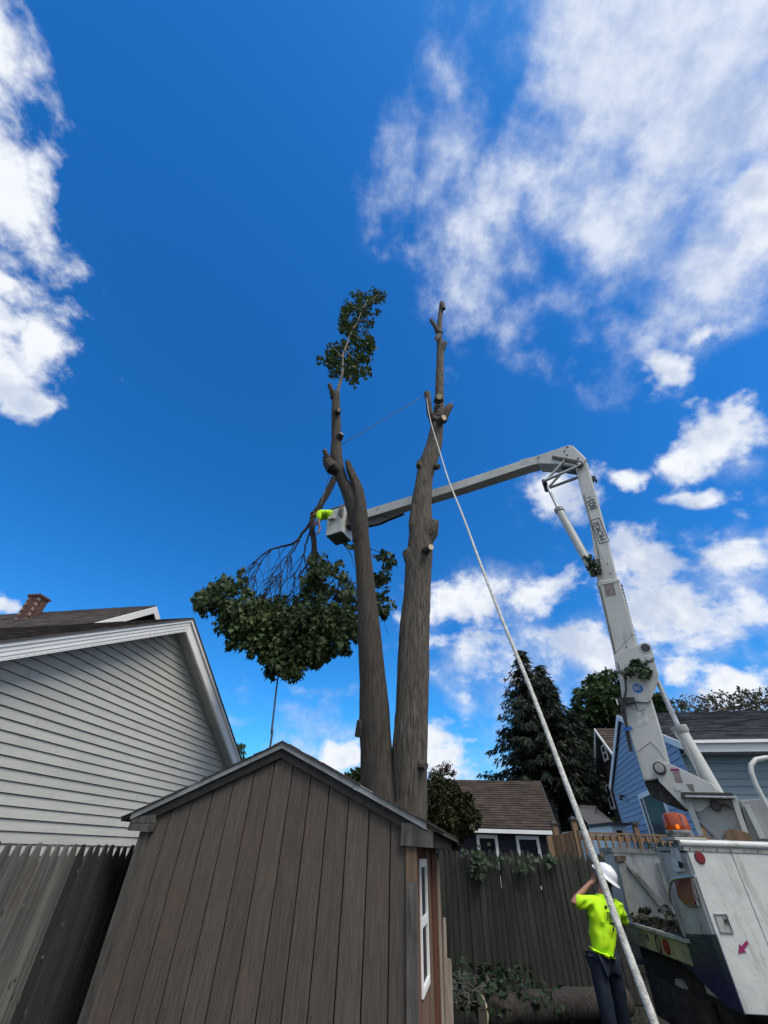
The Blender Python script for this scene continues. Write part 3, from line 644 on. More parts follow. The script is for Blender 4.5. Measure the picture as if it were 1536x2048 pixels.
# ------------------------------------------------------------------ blue house at the right
NY = 12.6
c2_ = at(1353, 1483, NY); zE = c2_.z
lo, hi = NY, 40
for _ in range(40):
    m_ = (lo+hi)/2
    if at(1226, 1572, m_).z > zE: hi = m_
    else: lo = m_
c1_ = at(1226, 1572, lo); print('blue house', c1_, c2_)
bd = (c2_-c1_); bL = bd.length; bd.normalize(); bn = Vector((bd.y, -bd.x, 0))
if bn.dot(EYE-c1_) < 0: bn = -bn
bh_ = thing('blue_house', 'light blue sided house with dark roof and white fascia behind the bucket truck', 'house', (c2_.x, c2_.y+3, 0))
zR = at(1440, 1440, (c1_.y+c2_.y)/2).z; print('ridge z', zR, bL)
BP = Vector((c1_.x, c1_.y, 0))
siding('siding_plank', BP, bd, bn, [(0, 0), (bL, 0), (bL, zE), (bL/2, zR-.1), (0, zE)], .17, M['bluesiding'], bh_, .022)
MB().prism([BP-bn*.02+bd*t+UZ*z for t, z in ((0, 0), (bL, 0), (bL, zE), (bL/2, zR-.1), (0, zE))], -bn*.1).build('gable_wall', M['bluesiding'], bh_)
ux = -bn; LEN = 14.0       # ridge direction
# the front eave overhangs the near wall
ovh = .55; kz = (zR-zE)/(bL/2)
Ef = BP+bd*(bL+ovh)+UZ*(zE-ovh*kz+.12)+bn*.09; Eb = BP-bd*.28+UZ*(zE-.28*kz+.12)+bn*.09; RGp = BP+bd*(bL/2)+UZ*(zR+.05)+bn*.09
MB().prism([Eb, RGp, Ef, Ef-UZ*.06, RGp-UZ*.06, Eb-UZ*.06], ux*(LEN+.5)).build('roof', M['roofplain'], bh_)
shingles('roof_shingles', Ef+UZ*.01, ux, RGp-Ef, LEN+.5, (RGp-Ef).length, .5, .15, M['shingle_dark'], bh_, .02)
for s_, e_ in ((Eb, RGp), (RGp, Ef)):
    MB().prism([s_-UZ*.01, e_-UZ*.01, e_-UZ*.2, s_-UZ*.2], bn*.04).build('rake_board', M['trim'], bh_)
MB().obox(Ef-UZ*.27+bd*.0, ux*LEN, bd*.03, UZ*.23).build('fascia', M['trim'], bh_)
MB().obox(Ef-UZ*.08+bd*.03, ux*LEN, bd*.10, UZ*.07).build('gutter', M['trim'], bh_)
MB().prism([BP+bd*bL+UZ*(Ef.z-.26), BP+bd*(bL+ovh)+UZ*(Ef.z-.26), BP+bd*(bL+ovh)+UZ*(Ef.z-.24), BP+bd*bL+UZ*(Ef.z-.24)], ux*LEN).build('soffit', M['soffit'], bh_)
siding('siding_plank', BP+bd*bL+UZ*0, ux, bd, [(0, 0), (LEN, 0), (LEN, Ef.z-.26), (0, Ef.z-.26)], .17, M['tealsiding'], bh_, .022)
for P_, q_ in ((BP+bd*(bL-.04)+bn*.02, bd*.1), (BP-bd*.06+bn*.02, bd*.1)): MB().obox(P_, q_, bn*.02, UZ*(zE-.02)).build('corner_board', M['bluesiding'], bh_)
def bpx(px, py): q = pl(px, py, BP, math.degrees(math.atan2(bd.x, bd.y))); return ((q-BP).dot(bd), q.z)
a, b = bpx(1279, 1590), bpx(1332, 1600); t0, t1 = a[0], b[0]; zd = a[1]; print('door', a, b)
fr = MB(); dh = zd-1.25
for (x0, x1, z0, z1) in ((t0, t0+.13, zd-dh, zd), (t1-.13, t1, zd-dh, zd), (t0+.13, t1-.13, zd-.14, zd), (t0+.5, t0+.56, zd-dh, zd-.14)): fr.obox(BP+bd*x0+bn*.01+UZ*z0, bd*(x1-x0), bn*.06, UZ*(z1-z0))
dr = fr.build('patio_door', M['trim'], bh_); MB().obox(BP+bd*(t0+.1)+bn*.012+UZ*(zd-dh), bd*(t1-t0-.2), bn*.03, UZ*(dh-.1)).build('pane', M['glass'], dr)
w_ = bpx(1254, 1596); lp = BP+bd*w_[0]+UZ*w_[1]
lm = MB().cbox(lp+bn*.03, bd*.22, bn*.05, UZ*.26).build('wall_lamp', M['bluesiding'], bh_); MB().tube([lp+bn*.06+UZ*.05, lp+bn*.2+UZ*.08, lp+bn*.24-UZ*.08], [.03, .06, .07], 10).build('lamp_shade', M['dark'], lm, smooth=True)

# ------------------------------------------------------------------ brown house beyond the blue one
def farhouse(name, label, apx, lowfar, lownear, Yr, roofm, wallm, LEN, win=None, near=1.0):
    P = at(*apx, Yr); az = 9.0; dd = hd(az); nn = -hd(az+90)
    a = pl(*lowfar, P, az); b = pl(*lownear, P, az)
    th = thing(name, label, 'house', (P.x+1, P.y, 0))
    kn_ = (P.z-b.z)/max((P-b).dot(dd), .3); ln_ = (P-b).dot(dd); b = P-dd*ln_*near-UZ*ln_*near*kn_; a = P+dd*ln_-UZ*ln_*kn_
    MB().prism([a, P, b, b-UZ*.2, P-UZ*.2, a-UZ*.2], -nn*LEN).build('roof', M['roofplain'], th)
    shingles('roof_shingles', b+UZ*.02, -nn, P-b, LEN, (P-b).length, .6, .25, roofm, th, .03)
    wl0 = [a-nn*.35-UZ*.15-dd*.3, P-nn*.35-UZ*.25, b-nn*.35-UZ*.15+dd*.3]
    f0_ = Vector((wl0[2].x, wl0[2].y, 0)); pol = [((w-f0_).dot(dd), w.z) for w in wl0]; x1 = pol[0][0]
    siding('siding', f0_, dd, nn, [(0, 0), (x1, 0), (x1, pol[0][1]), pol[1], (0, pol[2][1])], .2, wallm, th, .02, one=True)
    MB().prism([f0_-nn*.03+dd*t+UZ*z for t, z in [(0, 0), (x1, 0), (x1, pol[0][1]), pol[1], (0, pol[2][1])]], -nn*.1).build('wall', wallm, th)
    MB().obox(f0_, -nn*LEN, dd*.1, UZ*(pol[2][1])).build('front_wall', wallm, th)
    for s_, e_ in ((a, P), (P, b)): MB().prism([s_, e_, e_-UZ*.22, s_-UZ*.22], nn*.06).build('rake_board', M['trim'], th)
    for wq in win or []:
        A_, B_, C_, D_ = [pl(x, y, f0_+nn*.02, az) for x, y in wq]
        c = (A_+B_+C_+D_)/4; w = max(abs((B_-A_).dot(dd)), .7); h = (A_.z+B_.z)/2-(C_.z+D_.z)/2
        fm = MB()
        for (t, z, tw, hh) in ((-w/2, 0, .1, h), (w/2, 0, .1, h), (0, h/2, w+.1, .1), (0, -h/2, w+.1, .1), (0, 0, w, .07)): fm.cbox(c+dd*t+UZ*z+nn*.03, dd*tw, nn*.06, UZ*hh)
        f = fm.build('window', M['trim'], th); MB().cbox(c+nn*.01, dd*w, nn*.03, UZ*h).build('pane', M['glass'], f)
    return th
farhouse('brown_house', 'dark brown sided house with white rake trim between the spruce and the blue house', (1190, 1457), (1187, 1573), (1233, 1516), 27, M['shingle_red'], M['brownsiding'], 12,
         [[(1203, 1484), (1211, 1500), (1217, 1519), (1210, 1521)], [(1213, 1569), (1219, 1572), (1230, 1616), (1223, 1617)]], near=2.0)
lh = thing('grey_roofed_garage', 'low garage with grey roof and white fascia left of the brown house', 'garage', tuple(at(1200, 1700, 24)*1))
p = at(1208, 1612, 27); q = at(1242, 1652, 23); s = at(1178, 1652, 23)
MB().prism([s, q, Vector((q.x-.3, p.y, p.z)), Vector((p.x-.4, p.y, p.z))], (0, 0, -.12)).build('roof', M['roofplain'], lh)
MB().obox((s.x, s.y-.05, s.z-.3), (q.x-s.x, 0, 0), (0, .05, 0), (0, 0, .22)).build('fascia', M['trim'], lh)
MB().obox((s.x+.3, s.y+.3, 0), (q.x-s.x-.5, 0, 0), (0, 4, 0), (0, 0, s.z-.1)).build('wall', M['soffit'], lh)
ws = thing('white_outbuilding', 'small white outbuilding with dark window beyond the deck railing', 'outbuilding', tuple(at(1236, 1700, 19)))
a = at(1222, 1650, 19); b = at(1250, 1646, 19)
MB().obox((a.x, 19, 0), (b.x-a.x, 0, 0), (0, 2, 0), (0, 0, a.z)).build('wall', M['trim'], ws)
MB().obox((a.x-.1, 18.85, a.z), (b.x-a.x+.2, 0, 0), (0, 2.2, 0), (0, 0, .08)).build('roof', M['roofplain'], ws)
w_ = MB().obox((a.x+.14, 18.96, a.z-.45), (.2, 0, 0), (0, .03, 0), (0, 0, .3)).build('window', M['glass'], ws)

# ------------------------------------------------------------------ foliage helpers
MAPLE = [(0, 0), (.22, .02), (.18, .18), (.5, .22), (.34, .42), (.42, .6), (.16, .58), (0, 1), (-.16, .58), (-.42, .6), (-.34, .42), (-.5, .22), (-.18, .18), (-.22, .02)]
OVAL = [(0, 0), (.28, .35), (.2, .75), (0, 1), (-.2, .75), (-.28, .35)]
def leaf(mb, p, dr, up, size, shape, fold=.12):
    dr = dr.normalized(); sd = dr.cross(up)
    if sd.length < .05: sd = dr.cross(Vector((1, .3, .2)))
    sd.normalize(); nn = sd.cross(dr); k = len(mb.v)
    for x, y in shape: mb.v.append(tuple(p+sd*(x*size)+dr*(y*size)+nn*(abs(x)*fold*size*1.5-(y*y)*fold*size)))
    n = len(shape); c = len(mb.v); mb.v.append(tuple(p+dr*size*.4))
    for i in range(n): mb.f.append((c, k+i, k+(i+1) % n)); mb.m.append(0)
def rv(r): 
    while True:
        v = Vector((r.uniform(-1, 1), r.uniform(-1, 1), r.uniform(-1, 1)))
        if .05 < v.length < 1: return v
def inside(poly, x, y):
    c = False; n = len(poly)
    for i in range(n):
        x1, y1 = poly[i]; x2, y2 = poly[i-1]
        if (y1 > y) != (y2 > y) and x < (x2-x1)*(y-y1)/(y2-y1)+x1: c = not c
    return c
def limb(mb, pts, r0, r1, n=8, sub=3, wig=.03, r=None, mi=0):
    """smooth tapering limb through points"""
    r = r or rnd; P = [Vector(p) for p in pts]; out = []; L = len(P)
    for i in range(L-1):
        p0, p1, p2, p3 = P[max(i-1, 0)], P[i], P[i+1], P[min(i+2, L-1)]
        for k in range(sub):
            t = k/sub; out.append(.5*((2*p1)+(p2-p0)*t+(2*p0-5*p1+4*p2-p3)*t*t+(3*p1-p0-3*p2+p3)*t**3)+rv(r)*wig*(1 if (i or k) else 0))
    out.append(P[-1]); m = len(out); mb.tube(out, [r0+(r1-r0)*i/(m-1) for i in range(m)], n, mi); return out

# ------------------------------------------------------------------ the two-stemmed maple
maple = thing('maple_tree', 'tall two-stemmed maple cut back to bare trunks behind the shed', 'tree', (.3, 8.1, 0))
def stem(rows, name, Yf=lambda y: 8.0, n=64, m='bark'):
    pts = []; rad = []
    for y, xl, xr in rows:
        c = at((xl+xr)/2, y, Yf(y)); a, b = at(xl, y, Yf(y)), at(xr, y, Yf(y)); pts.append(c); rad.append((b-a).length/2*1.03)
    # resample finely, relief follows the bark's furrows
    P = []; Q = []
    for i in range(len(pts)-1):
        k = max(2, int((pts[i+1]-pts[i]).length/.07))
        for j in range(k): t = j/k; P.append(pts[i].lerp(pts[i+1], t)); Q.append(rad[i]+(rad[i+1]-rad[i])*t)
    P.append(pts[-1]); Q.append(rad[-1])
    for _ in range(6):
        P = [P[0]]+[(P[i-1]+P[i]*2+P[i+1])/4 for i in range(1, len(P)-1)]+[P[-1]]; Q = [Q[0]]+[(Q[i-1]+Q[i]*2+Q[i+1])/4 for i in range(1, len(Q)-1)]+[Q[-1]]
    def wob(i, j, p, dv):
        q = p+dv*.3; f = noise.noise(Vector((q.x*22, q.y*22, q.z*1.6))); g_ = noise.noise(Vector((q.x*2, q.y*2, q.z*.9)))
        return 1+(.045 if m == 'bark' else .04)*abs(f)*1.6-.04+.05*g_
    o = MB(); o.tube(P, Q, n, wob=wob); ob = o.build(name, M[m], maple, smooth='all'); return ob
right = [(2600, 700, 860), (1900, 752, 856), (1600, 784, 853), (1500, 785, 854.5), (1400, 792, 857), (1250, 800, 858), (1200, 807, 860), (1120, 812, 863.7), (1080, 818, 866), (1040, 821, 864), (1000, 824.6, 862.7), (950, 833, 865.6), (925, 839.6, 874),
         (890, 853, 884), (850, 862, 886.6), (825, 867, 888), (800, 870.5, 888), (760, 871, 887), (700, 874, 888), (670, 873.5, 883.5), (640, 875, 884.5), (606, 879, 888)]
left = [(2600, 700, 900), (1900, 712, 830), (1620, 722, 800), (1560, 722, 791), (1500, 721, 783), (1440, 717, 780), (1400, 720.5, 777.4), (1355, 719, 770.6), (1290, 716, 764), (1200, 714, 753.4), (1130, 710.6, 744), (1070, 705, 738), (1050, 701.6, 736.7), (1020, 693, 733.8),
        (990, 685, 718), (965, 675, 697), (940, 665, 689), (915, 660, 684.5), (880, 663, 682.5), (850, 662.7, 682), (800, 664, 679.5), (786, 665, 679)]
def yf(y): return 8.0+.25*min(max((1600-y)/1000, 0), 1)
stem(right, 'trunk', lambda y: 8.0-.0*y, n=96); stem(left, 'trunk', lambda y: 8.05, m='barkleft')
def stub(pxs, rp, name='branch_stub', Y=8.0, cutm='cut', dy=0.0, n=14):
    """a sawn-off branch: a short limb whose end shows the cut"""
    pts = [at(x, y, Y-.12*(i > 0)+dy*i-(.10*i if (cutm == 'cut' and len(pxs) == 2) else 0)) for i, (x, y) in enumerate(pxs)]; rr = [(at(x+r_, y, Y)-at(x, y, Y)).length for (x, y), r_ in zip(pxs, rp)]
    def wob(i, j, p, dv): return 1+.32*noise.noise((p+dv*.2)*9)
    rr[0] *= 1.35; o = MB().tube(pts, rr, n, wob=wob).build(name, M['barkleft' if pxs[0][0] < 775 else 'bark'], maple, smooth=True)
    if cutm:
        t = (pts[-1]-pts[-2]).normalized(); MB().tube([pts[-1]-t*.01, pts[-1]+t*.006], rr[-1]*.93, n).build('sawn_face', M[cutm], o)
for a in (([(879, 668), (870, 652), (862, 640)], [5, 4.2, 3.6], 8.0, 'cutold'), ([(881, 705), (887, 692), (890, 686)], [5.5, 5, 4.5], 8.0, 'cutold'), ([(877, 672), (873, 678)], [4, 4], 7.9, 'cut'),
          ([(868, 842), (860, 826), (857, 805), (854, 786)], [6, 6, 5.5, 6], 7.9, None), ([(882, 838), (892, 822), (901, 812)], [10, 9, 6.5], 7.95, 'cut'), ([(877, 800), (879, 793)], [7, 6.4], 7.75, 'cut'),
          ([(878, 843), (888, 835)], [7, 6], 7.75, 'cut'), ([(845, 940), (838, 930), (839, 922)], [7, 6, 4], 7.95, None), ([(872, 934), (878, 932)], [5, 4], 7.9, None), ([(850, 1078), (862, 1060), (868, 1045)], [14, 15, 11], 7.98, 'cutold'),
          ([(852, 1100), (862, 1094)], [7, 6], 7.7, 'cut'), ([(832, 1150), (822, 1118), (814, 1103)], [12, 13, 11], 8.0, 'cutold'), ([(832, 1080), (826, 1050), (828, 1010)], [9, 9, 5], 7.98, None), 
          ([(843, 1530), (852, 1532)], [7, 6], 7.75, None), ([(884, 610), (888, 618)], [4, 3], 7.95, None),
          ([(669, 795), (663, 780), (659, 770)], [6, 5, 4.2], 8.05, 'cut'), ([(675, 824), (678, 820)], [5, 4], 7.9, 'cut'), ([(678, 875), (683, 867)], [6, 5], 7.95, 'cutold'), ([(662, 928), (653, 911), (649, 902)], [6, 5.5, 4.8], 7.9, 'cut'),
          ([(676, 945), (664, 936), (656, 925), (653, 915)], [7, 14, 11, 7], 8.0, None),
          ([(718, 1085), (718, 1040), (719, 1005), (716, 980), (708, 958), (700, 940), (695, 924)], [9, 14, 13, 10, 9, 8, 5.5], 8.0, None), 
          ([(722, 1470), (718, 1440)], [9, 4], 8.0, None)):
    stub(a[0], a[1], Y=a[2], cutm=a[3])
for x_, y_, r_, Yc in ((823, 1299, 6.5, 7.755), (824, 1329, 5, 7.75), (714, 1014, 6.5, 7.86), (741, 1328, 6.5, 7.83), (737, 1198, 7, 7.86), (822, 1370, 4, 7.74), (843, 1236, 4, 7.79)):
    c = at(x_, y_, Yc); rr = (at(x_+r_, y_, Yc)-c).length; t_ = (EYE-c); t_.z *= .3; t_.normalize(); mt = 'barkleft' if x_ < 775 else 'bark'
    o = MB().tube([c-t_*.09, c-t_*.02, c+t_*.006], [rr*1.7, rr*1.3, rr], 16, wob=lambda i, j, p, dv: 1+.2*noise.noise((p+dv*.3)*14)).build('branch_scar', M[mt], maple, smooth=True)
    MB().tube([c+t_*.0, c+t_*.008], rr*.62, 12).build('scar_face', M['cutold'], o)
# leafy leader at the top of the left stem
tb = MB(); LY = 8.05
ld = [(673, 800), (676, 780), (683, 755), (686, 735), (685, 716), (690, 698), (698, 676), (707, 656), (716, 643), (724, 620), (735, 600)]
limb(tb, [at(x, y, LY) for x, y in ld], .062, .016, 10, 2, .01)
for br in ([(685, 716), (677, 706), (668, 697)], [(700, 670), (712, 672), (722, 680)], [(716, 643), (730, 640), (742, 650)], [(724, 620), (742, 600), (758, 588)], [(690, 700), (705, 715), (722, 725)], [(724, 622), (705, 612), (700, 600)]):
    limb(tb, [at(x, y, LY-.05) for x, y in br], .03, .008, 6, 2, .01)
tb.build('leader_branch', M['barklight'], maple, smooth='all')
TOPP = [[(676, 655), (680, 636), (676, 625), (690, 612), (695, 590), (715, 584), (728, 592), (742, 578), (768, 583), (764, 600), (758, 620), (748, 637), (742, 650), (726, 660), (715, 668), (700, 670), (690, 662)],
        [(655, 692), (672, 690), (690, 682), (700, 670), (728, 662), (738, 668), (748, 685), (744, 700), (736, 712), (744, 728), (743, 753), (728, 752), (712, 760), (700, 768), (690, 758), (688, 745), (664, 752), (658, 735), (650, 715)]]
rf = random.Random(21)
def leafmass(polys, Y0, dY, count, size, shape, m, parent, name, droop=.6, cl=.16, per=9, size2=None, holes=.0, front=0.0):
    mb = MB(); made = 0
    while made < count:
        poly = rf.choice(polys); xs_ = [p[0] for p in poly]; ys_ = [p[1] for p in poly]
        x, y = rf.uniform(min(xs_), max(xs_)), rf.uniform(min(ys_), max(ys_))
        if not inside(poly, x, y): continue
        if holes and noise.noise(Vector((x*.045, y*.055, Y0+front)))+noise.noise(Vector((x*.11, y*.13, Y0)))*.5 < holes-.5: continue
        Y = Y0+dY*rf.uniform(-1, 1); c = at(x, y, Y)
        for _ in range(per):
            p = c+rv(rf)*cl; dr = Vector((rf.uniform(-1, 1), rf.uniform(-1, 1), -droop*rf.uniform(.3, 1.6)))
            leaf(mb, p, dr, Vector((rf.uniform(-.6, .6), rf.uniform(-.8, .3), 1)), size*rf.uniform(.5, 1.35), shape, .2); made += 1
    return tag(mb.build(name, m, parent, fix=False), kind='stuff')
leafmass(TOPP, LY+.75, .6, 3000, .145, MAPLE, M['mapletop'], maple, 'foliage', .5, .18, 9, holes=.18)
leafmass(TOPP, LY+.2, .7, 500, .15, MAPLE, M['mapletop'], maple, 'foliage', .5, .15, 7, holes=.40)
leafmass([[(634, 712), (642, 710), (646, 725), (637, 727)]], LY, .1, 26, .15, MAPLE, M['mapletop'], maple, 'foliage', .5, .08, 4)

# ------------------------------------------------------------------ the limb being cut down, hanging by the rope
HLY = 10.3
hl = thing('hanging_limb', 'leafy maple limb hanging upside down from rope beside the bucket', 'branch', tuple(at(628, 1060, HLY)))
hb = MB(); rb_ = random.Random(9)
def hp_(p, dy=0): return at(p[0], p[1], HLY+dy)
limb(hb, [hp_(p) for p in [(672, 950), (655, 985), (640, 1012), (626, 1034), (624, 1060), (628, 1085), (627, 1120)]], .115, .08, 10, 3, .015, rb_)
MAIN = [([(625, 1040), (604, 1068), (590, 1085), (565, 1092), (540, 1100), (522, 1112), (505, 1128), (490, 1145)], .05, .3), ([(600, 1075), (588, 1100), (575, 1118), (566, 1140), (560, 1165)], .028, -.3), ([(624, 1055), (612, 1085), (608, 1105), (600, 1128), (590, 1150), (585, 1180)], .032, .1),
        ([(626, 1110), (632, 1135), (636, 1160), (634, 1190)], .045, 0), ([(629, 1075), (634, 1100), (640, 1120), (655, 1150)], .022, -.2), ([(545, 1098), (527, 1118), (515, 1140), (510, 1165)], .02, .4), ([(608, 1110), (612, 1130), (622, 1150), (615, 1180)], .022, .3),
        ([(590, 1086), (580, 1105), (560, 1125), (545, 1150), (540, 1175)], .02, .1), ([(566, 1140), (555, 1150), (535, 1180)], .016, -.2), ([(655, 1120), (680, 1150), (705, 1165), (740, 1180)], .02, .2), ([(627, 1095), (615, 1125), (605, 1150), (600, 1200)], .02, -.4)]
ends = []
for pts, r0, dy in MAIN:
    q = limb(hb, [hp_(p, dy*i/len(pts)) for i, p in enumerate(pts)], r0, .008, 7, 3, .02, rb_)
    for k in range(13):
        s_ = q[rb_.randrange(len(q)//3, len(q))]; dv = Vector((rb_.uniform(-.8, .5), rb_.uniform(-.6, .6), -rb_.uniform(.6, 1.6))); L_ = rb_.uniform(.5, 1.3)
        m1 = s_+dv*L_*.4+rv(rb_)*.08; e_ = s_+dv*L_+Vector((0, 0, -.1)); limb(hb, [s_, m1, e_], .012, .004, 5, 3, .02, rb_)
limb(hb, [hp_(p) for p in [(678, 1075), (688, 1090), (702, 1110), (708, 1135)]], .022, .008, 6, 3, .01, rb_)
limb(hb, [hp_(p) for p in [(735, 1096), (752, 1102), (772, 1112), (792, 1130)]], .014, .006, 6, 3, .01, rb_)
hb.build('branches', M['barkdark'], hl, smooth='all')
t = (hp_((672, 950))-hp_((655, 985))).normalized(); MB().tube([hp_((672, 950)), hp_((672, 950))+t*.01], .09, 14).build('sawn_face', M['cut'], hl)
MASS = [[(392, 1203), (402, 1178), (430, 1166), (462, 1146), (482, 1150), (500, 1184), (530, 1194), (560, 1200), (585, 1204), (606, 1198), (618, 1165), (620, 1120), (640, 1106), (665, 1128), (700, 1165), (740, 1188), (760, 1190), (722, 1270), (690, 1288), (650, 1308), (638, 1325), (600, 1330), (580, 1350), (560, 1338), (540, 1316), (505, 1300), (495, 1280), (470, 1288), (462, 1262), (435, 1250), (425, 1232), (405, 1222)]]
leafmass(MASS, HLY, 1.0, 8200, .135, MAPLE, M['maple'], hl, 'foliage', 1.1, .20, 15, holes=.46)
LOW = [[(430, 1215), (700, 1215), (700, 1275), (650, 1302), (600, 1325), (560, 1330), (520, 1295), (470, 1270)]]
rim_ = []
for i in range(len(MASS[0])):
    (x1_, y1_), (x2_, y2_) = MASS[0][i-1], MASS[0][i]
    for k in range(max(1, int(math.hypot(x2_-x1_, y2_-y1_)/9))):
        if rf.random() < .55: u_ = rf.random(); cx_, cy_ = x1_+(x2_-x1_)*u_+rf.uniform(-9, 9), y1_+(y2_-y1_)*u_+rf.uniform(-8, 12); rim_.append([(cx_-6, cy_-6), (cx_+6, cy_-6), (cx_+6, cy_+8), (cx_-6, cy_+8)])
leafmass(rim_, HLY-.1, .7, 1500, .14, MAPLE, M['maple'], hl, 'foliage', 1.2, .09, 7)
leafmass(LOW, HLY+.2, 1.0, 6200, .135, MAPLE, M['maple'], hl, 'foliage', 1.1, .24, 10, holes=.08, front=3)
mf = MB()
for q_e in range(30):
    x0, y0 = rf.uniform(450, 700), rf.uniform(1180, 1240)
    if inside(MASS[0], x0, y0): s0 = at(x0, y0, HLY+rf.uniform(-.8, .8)); limb(mf, [s0, s0+Vector((rf.uniform(-.4, .4), rf.uniform(-.3, .3), -rf.uniform(.2, .45))), s0+Vector((rf.uniform(-.6, .6), rf.uniform(-.4, .4), -rf.uniform(.5, .8)))], .008, .003, 4, 2, .02, rf)
tag(mf.build('twigs', M['barkdark'], hl), kind='stuff')
leafmass([[(750, 1100), (765, 1098), (785, 1110), (798, 1130), (798, 1147), (785, 1142), (770, 1130), (755, 1118)], [(750, 1150), (776, 1145), (776, 1160), (755, 1165)], [(742, 1178), (775, 1175), (784, 1205), (770, 1232), (750, 1225)], [(680, 1075), (695, 1080), (708, 1110), (700, 1090)]], HLY, .3, 420, .17, MAPLE, M['maple'], hl, 'foliage', .8, .12, 6)
leafmass([[(536, 1325), (552, 1325), (552, 1342), (540, 1345)], [(620, 1110), (640, 1110), (665, 1150), (640, 1170), (618, 1150)], [(395, 1195), (410, 1180), (410, 1215), (395, 1215)]], HLY-.3, .3, 230, .17, MAPLE, M['maple'], hl, 'foliage', .8, .12, 6)

# ------------------------------------------------------------------ ropes
def roped(pxs, rad, name, m, label, cat='rope', seg=8, extra=None):
    pts = [at(x, y, Y) for x, y, Y in pxs]+(extra or []); mb = MB(); q = []
    for i in range(len(pts)-1):
        p0, p1, p2, p3 = pts[max(i-1, 0)], pts[i], pts[i+1], pts[min(i+2, len(pts)-1)]
        for k in range(seg):
            t = k/seg; q.append(.5*((2*p1)+(p2-p0)*t+(2*p0-5*p1+4*p2-p3)*t*t+(3*p1-p0-3*p2+p3)*t**3))
    q.append(pts[-1]); mb.tube(q, rad, 10); return tag(mb.build(name, m, None, smooth='all'), label, cat)
def depthpt(px, py, c): return EYE+ray(px, py)*c
# white rope: depth falls steadily from the tree towards the photographer
wp = [(853, 788), (856, 815), (862, 845), (880, 905), (897, 960), (925, 1030), (960, 1125), (1000, 1228), (1060, 1375), (1130, 1560), (1190, 1720), (1240, 1860), (1310, 2048)]
tot = math.hypot(1310-853, 2048-788); i0, i1 = 1/14.6, 1/.80; wpts = []
for x, y in wp:
    s_ = math.hypot(x-853, y-788)/tot; wpts.append(depthpt(x, y, 1/(i0+(i1-i0)*s_)))
dn = (wpts[-1]-wpts[-2]).normalized(); wpts += [wpts[-1]+dn*.4, wpts[-1]+dn*1.0]
mb = MB(); q = []
for i in range(len(wpts)-1):
    p0, p1, p2, p3 = wpts[max(i-1, 0)], wpts[i], wpts[i+1], wpts[min(i+2, len(wpts)-1)]
    for k in range(12):
        t = k/12; q.append(.5*((2*p1)+(p2-p0)*t+(2*p0-5*p1+4*p2-p3)*t*t+(3*p1-p0-3*p2+p3)*t**3))
mb.tube(q, .0082, 16); tag(mb.build('rigging_rope', M['rope'], None, smooth='all'), 'thick white braided rope running from the maple top down past the ground worker', 'rope')
roped([(852, 789, 7.9), (770, 838, 8.0), (688, 886, 8.3), (672, 895, 8.7), (665, 925, 9.4), (652, 975, 10.1), (641, 1010, 10.2)], .011, 'lowering_rope', M['ropegreen'], 'thin grey line strung between the two maple stems above the bucket')
ty = at(556, 1342, 9.1); roped([(558, 1336, 10.1), (552, 1385, 9.7), (547, 1430, 9.3), (543, 1465, 8.9), (540, 1496, 8.6)], .019, 'tag_line', M['ropedark'], 'dark tag line hanging from the leafy limb down behind the shed', extra=[Vector((at(533, 1600, 8.0).x, 8.0, .05))])

# ------------------------------------------------------------------ bucket truck
TY = 5.55; T0 = at(1368, 1693, TY); ztp = T0.z; T0 = Vector((T0.x, T0.y, 0)); TC = hd(3); TX = hd(93)       # across, and along the bed
truck = thing('bucket_truck', 'old white bucket truck with raised boom parked at the right', 'truck', tuple(T0+TC*1.2+TX*2))
def tp(x, c, z): return T0+TX*x+TC*c+UZ*z
def tside(px, py, off=0.0): q = pl(px, py, T0-TC*off, 93); return ((q-T0).dot(TX), q.z)
def trear(px, py, off=0.0): q = pl(px, py, T0-TX*off, 3); return ((q-T0).dot(TC), q.z)
zpb = tside(1489, 2028)[1]; print('truck', T0, ztp, zpb, [trear(*p) for p in ((1323, 1686), (1361, 1861), (1224, 1695), (1201, 1690), (1257, 1841), (1345, 1915), (1256, 1879))])
cN = abs(trear(1330, 1740)[0]); cF0 = trear(1224, 1695)[0]; cF1 = trear(1201, 1690)[0]; zfl = trear(1300, 1853)[1]; TL = 5.0
# near utility box: side door panels, rear face, cap rail
def on_side(pxs, th, name, mm, off=0.0, par=None, bevel=0):
    q = [pl(x, y, T0-TC*off, 93) for x, y in pxs]; return MB().prism(q, TC*th).build(name, mm, par or truck, bevel=bevel)
def on_rear(pxs, th, name, mm, off=0.0, par=None, bevel=0):
    q = [pl(x, y, T0-TX*off, 3) for x, y in pxs]; return MB().prism(q, TX*th).build(name, mm, par or truck, bevel=bevel)
MB().obox(tp(.02, .02, zpb+.02), TX*TL, TC*(cN-.04), UZ*(ztp-zpb-.03)).build('utility_box', M['dirtywhite'], truck, bevel=.01)
s1 = tside(1457, 1696)[0]; s2 = s1+.62; print('door', s1)
d1 = MB().obox(tp(.012, -.012, zpb), TX*(s1-.016), TC*.03, UZ*(ztp-zpb-.035)).build('side_door', M['whitepaint'], truck, bevel=.006)
MB().obox(tp(s1+.002, -.012, zpb), TX*(s2-s1-.01), TC*.03, UZ*(ztp-zpb-.035)).build('side_door', M['whitepaint'], truck, bevel=.006)
MB().obox(tp(s2, -.012, zpb), TX*2, TC*.03, UZ*(ztp-zpb-.035)).build('side_door', M['whitepaint'], truck, bevel=.006)
MB().tube([tp(-.04, -.005, ztp+.03), tp(TL, -.005, ztp+.03)], .034, 12).build('cap_rail', M['whitepaint'], truck, smooth=True)
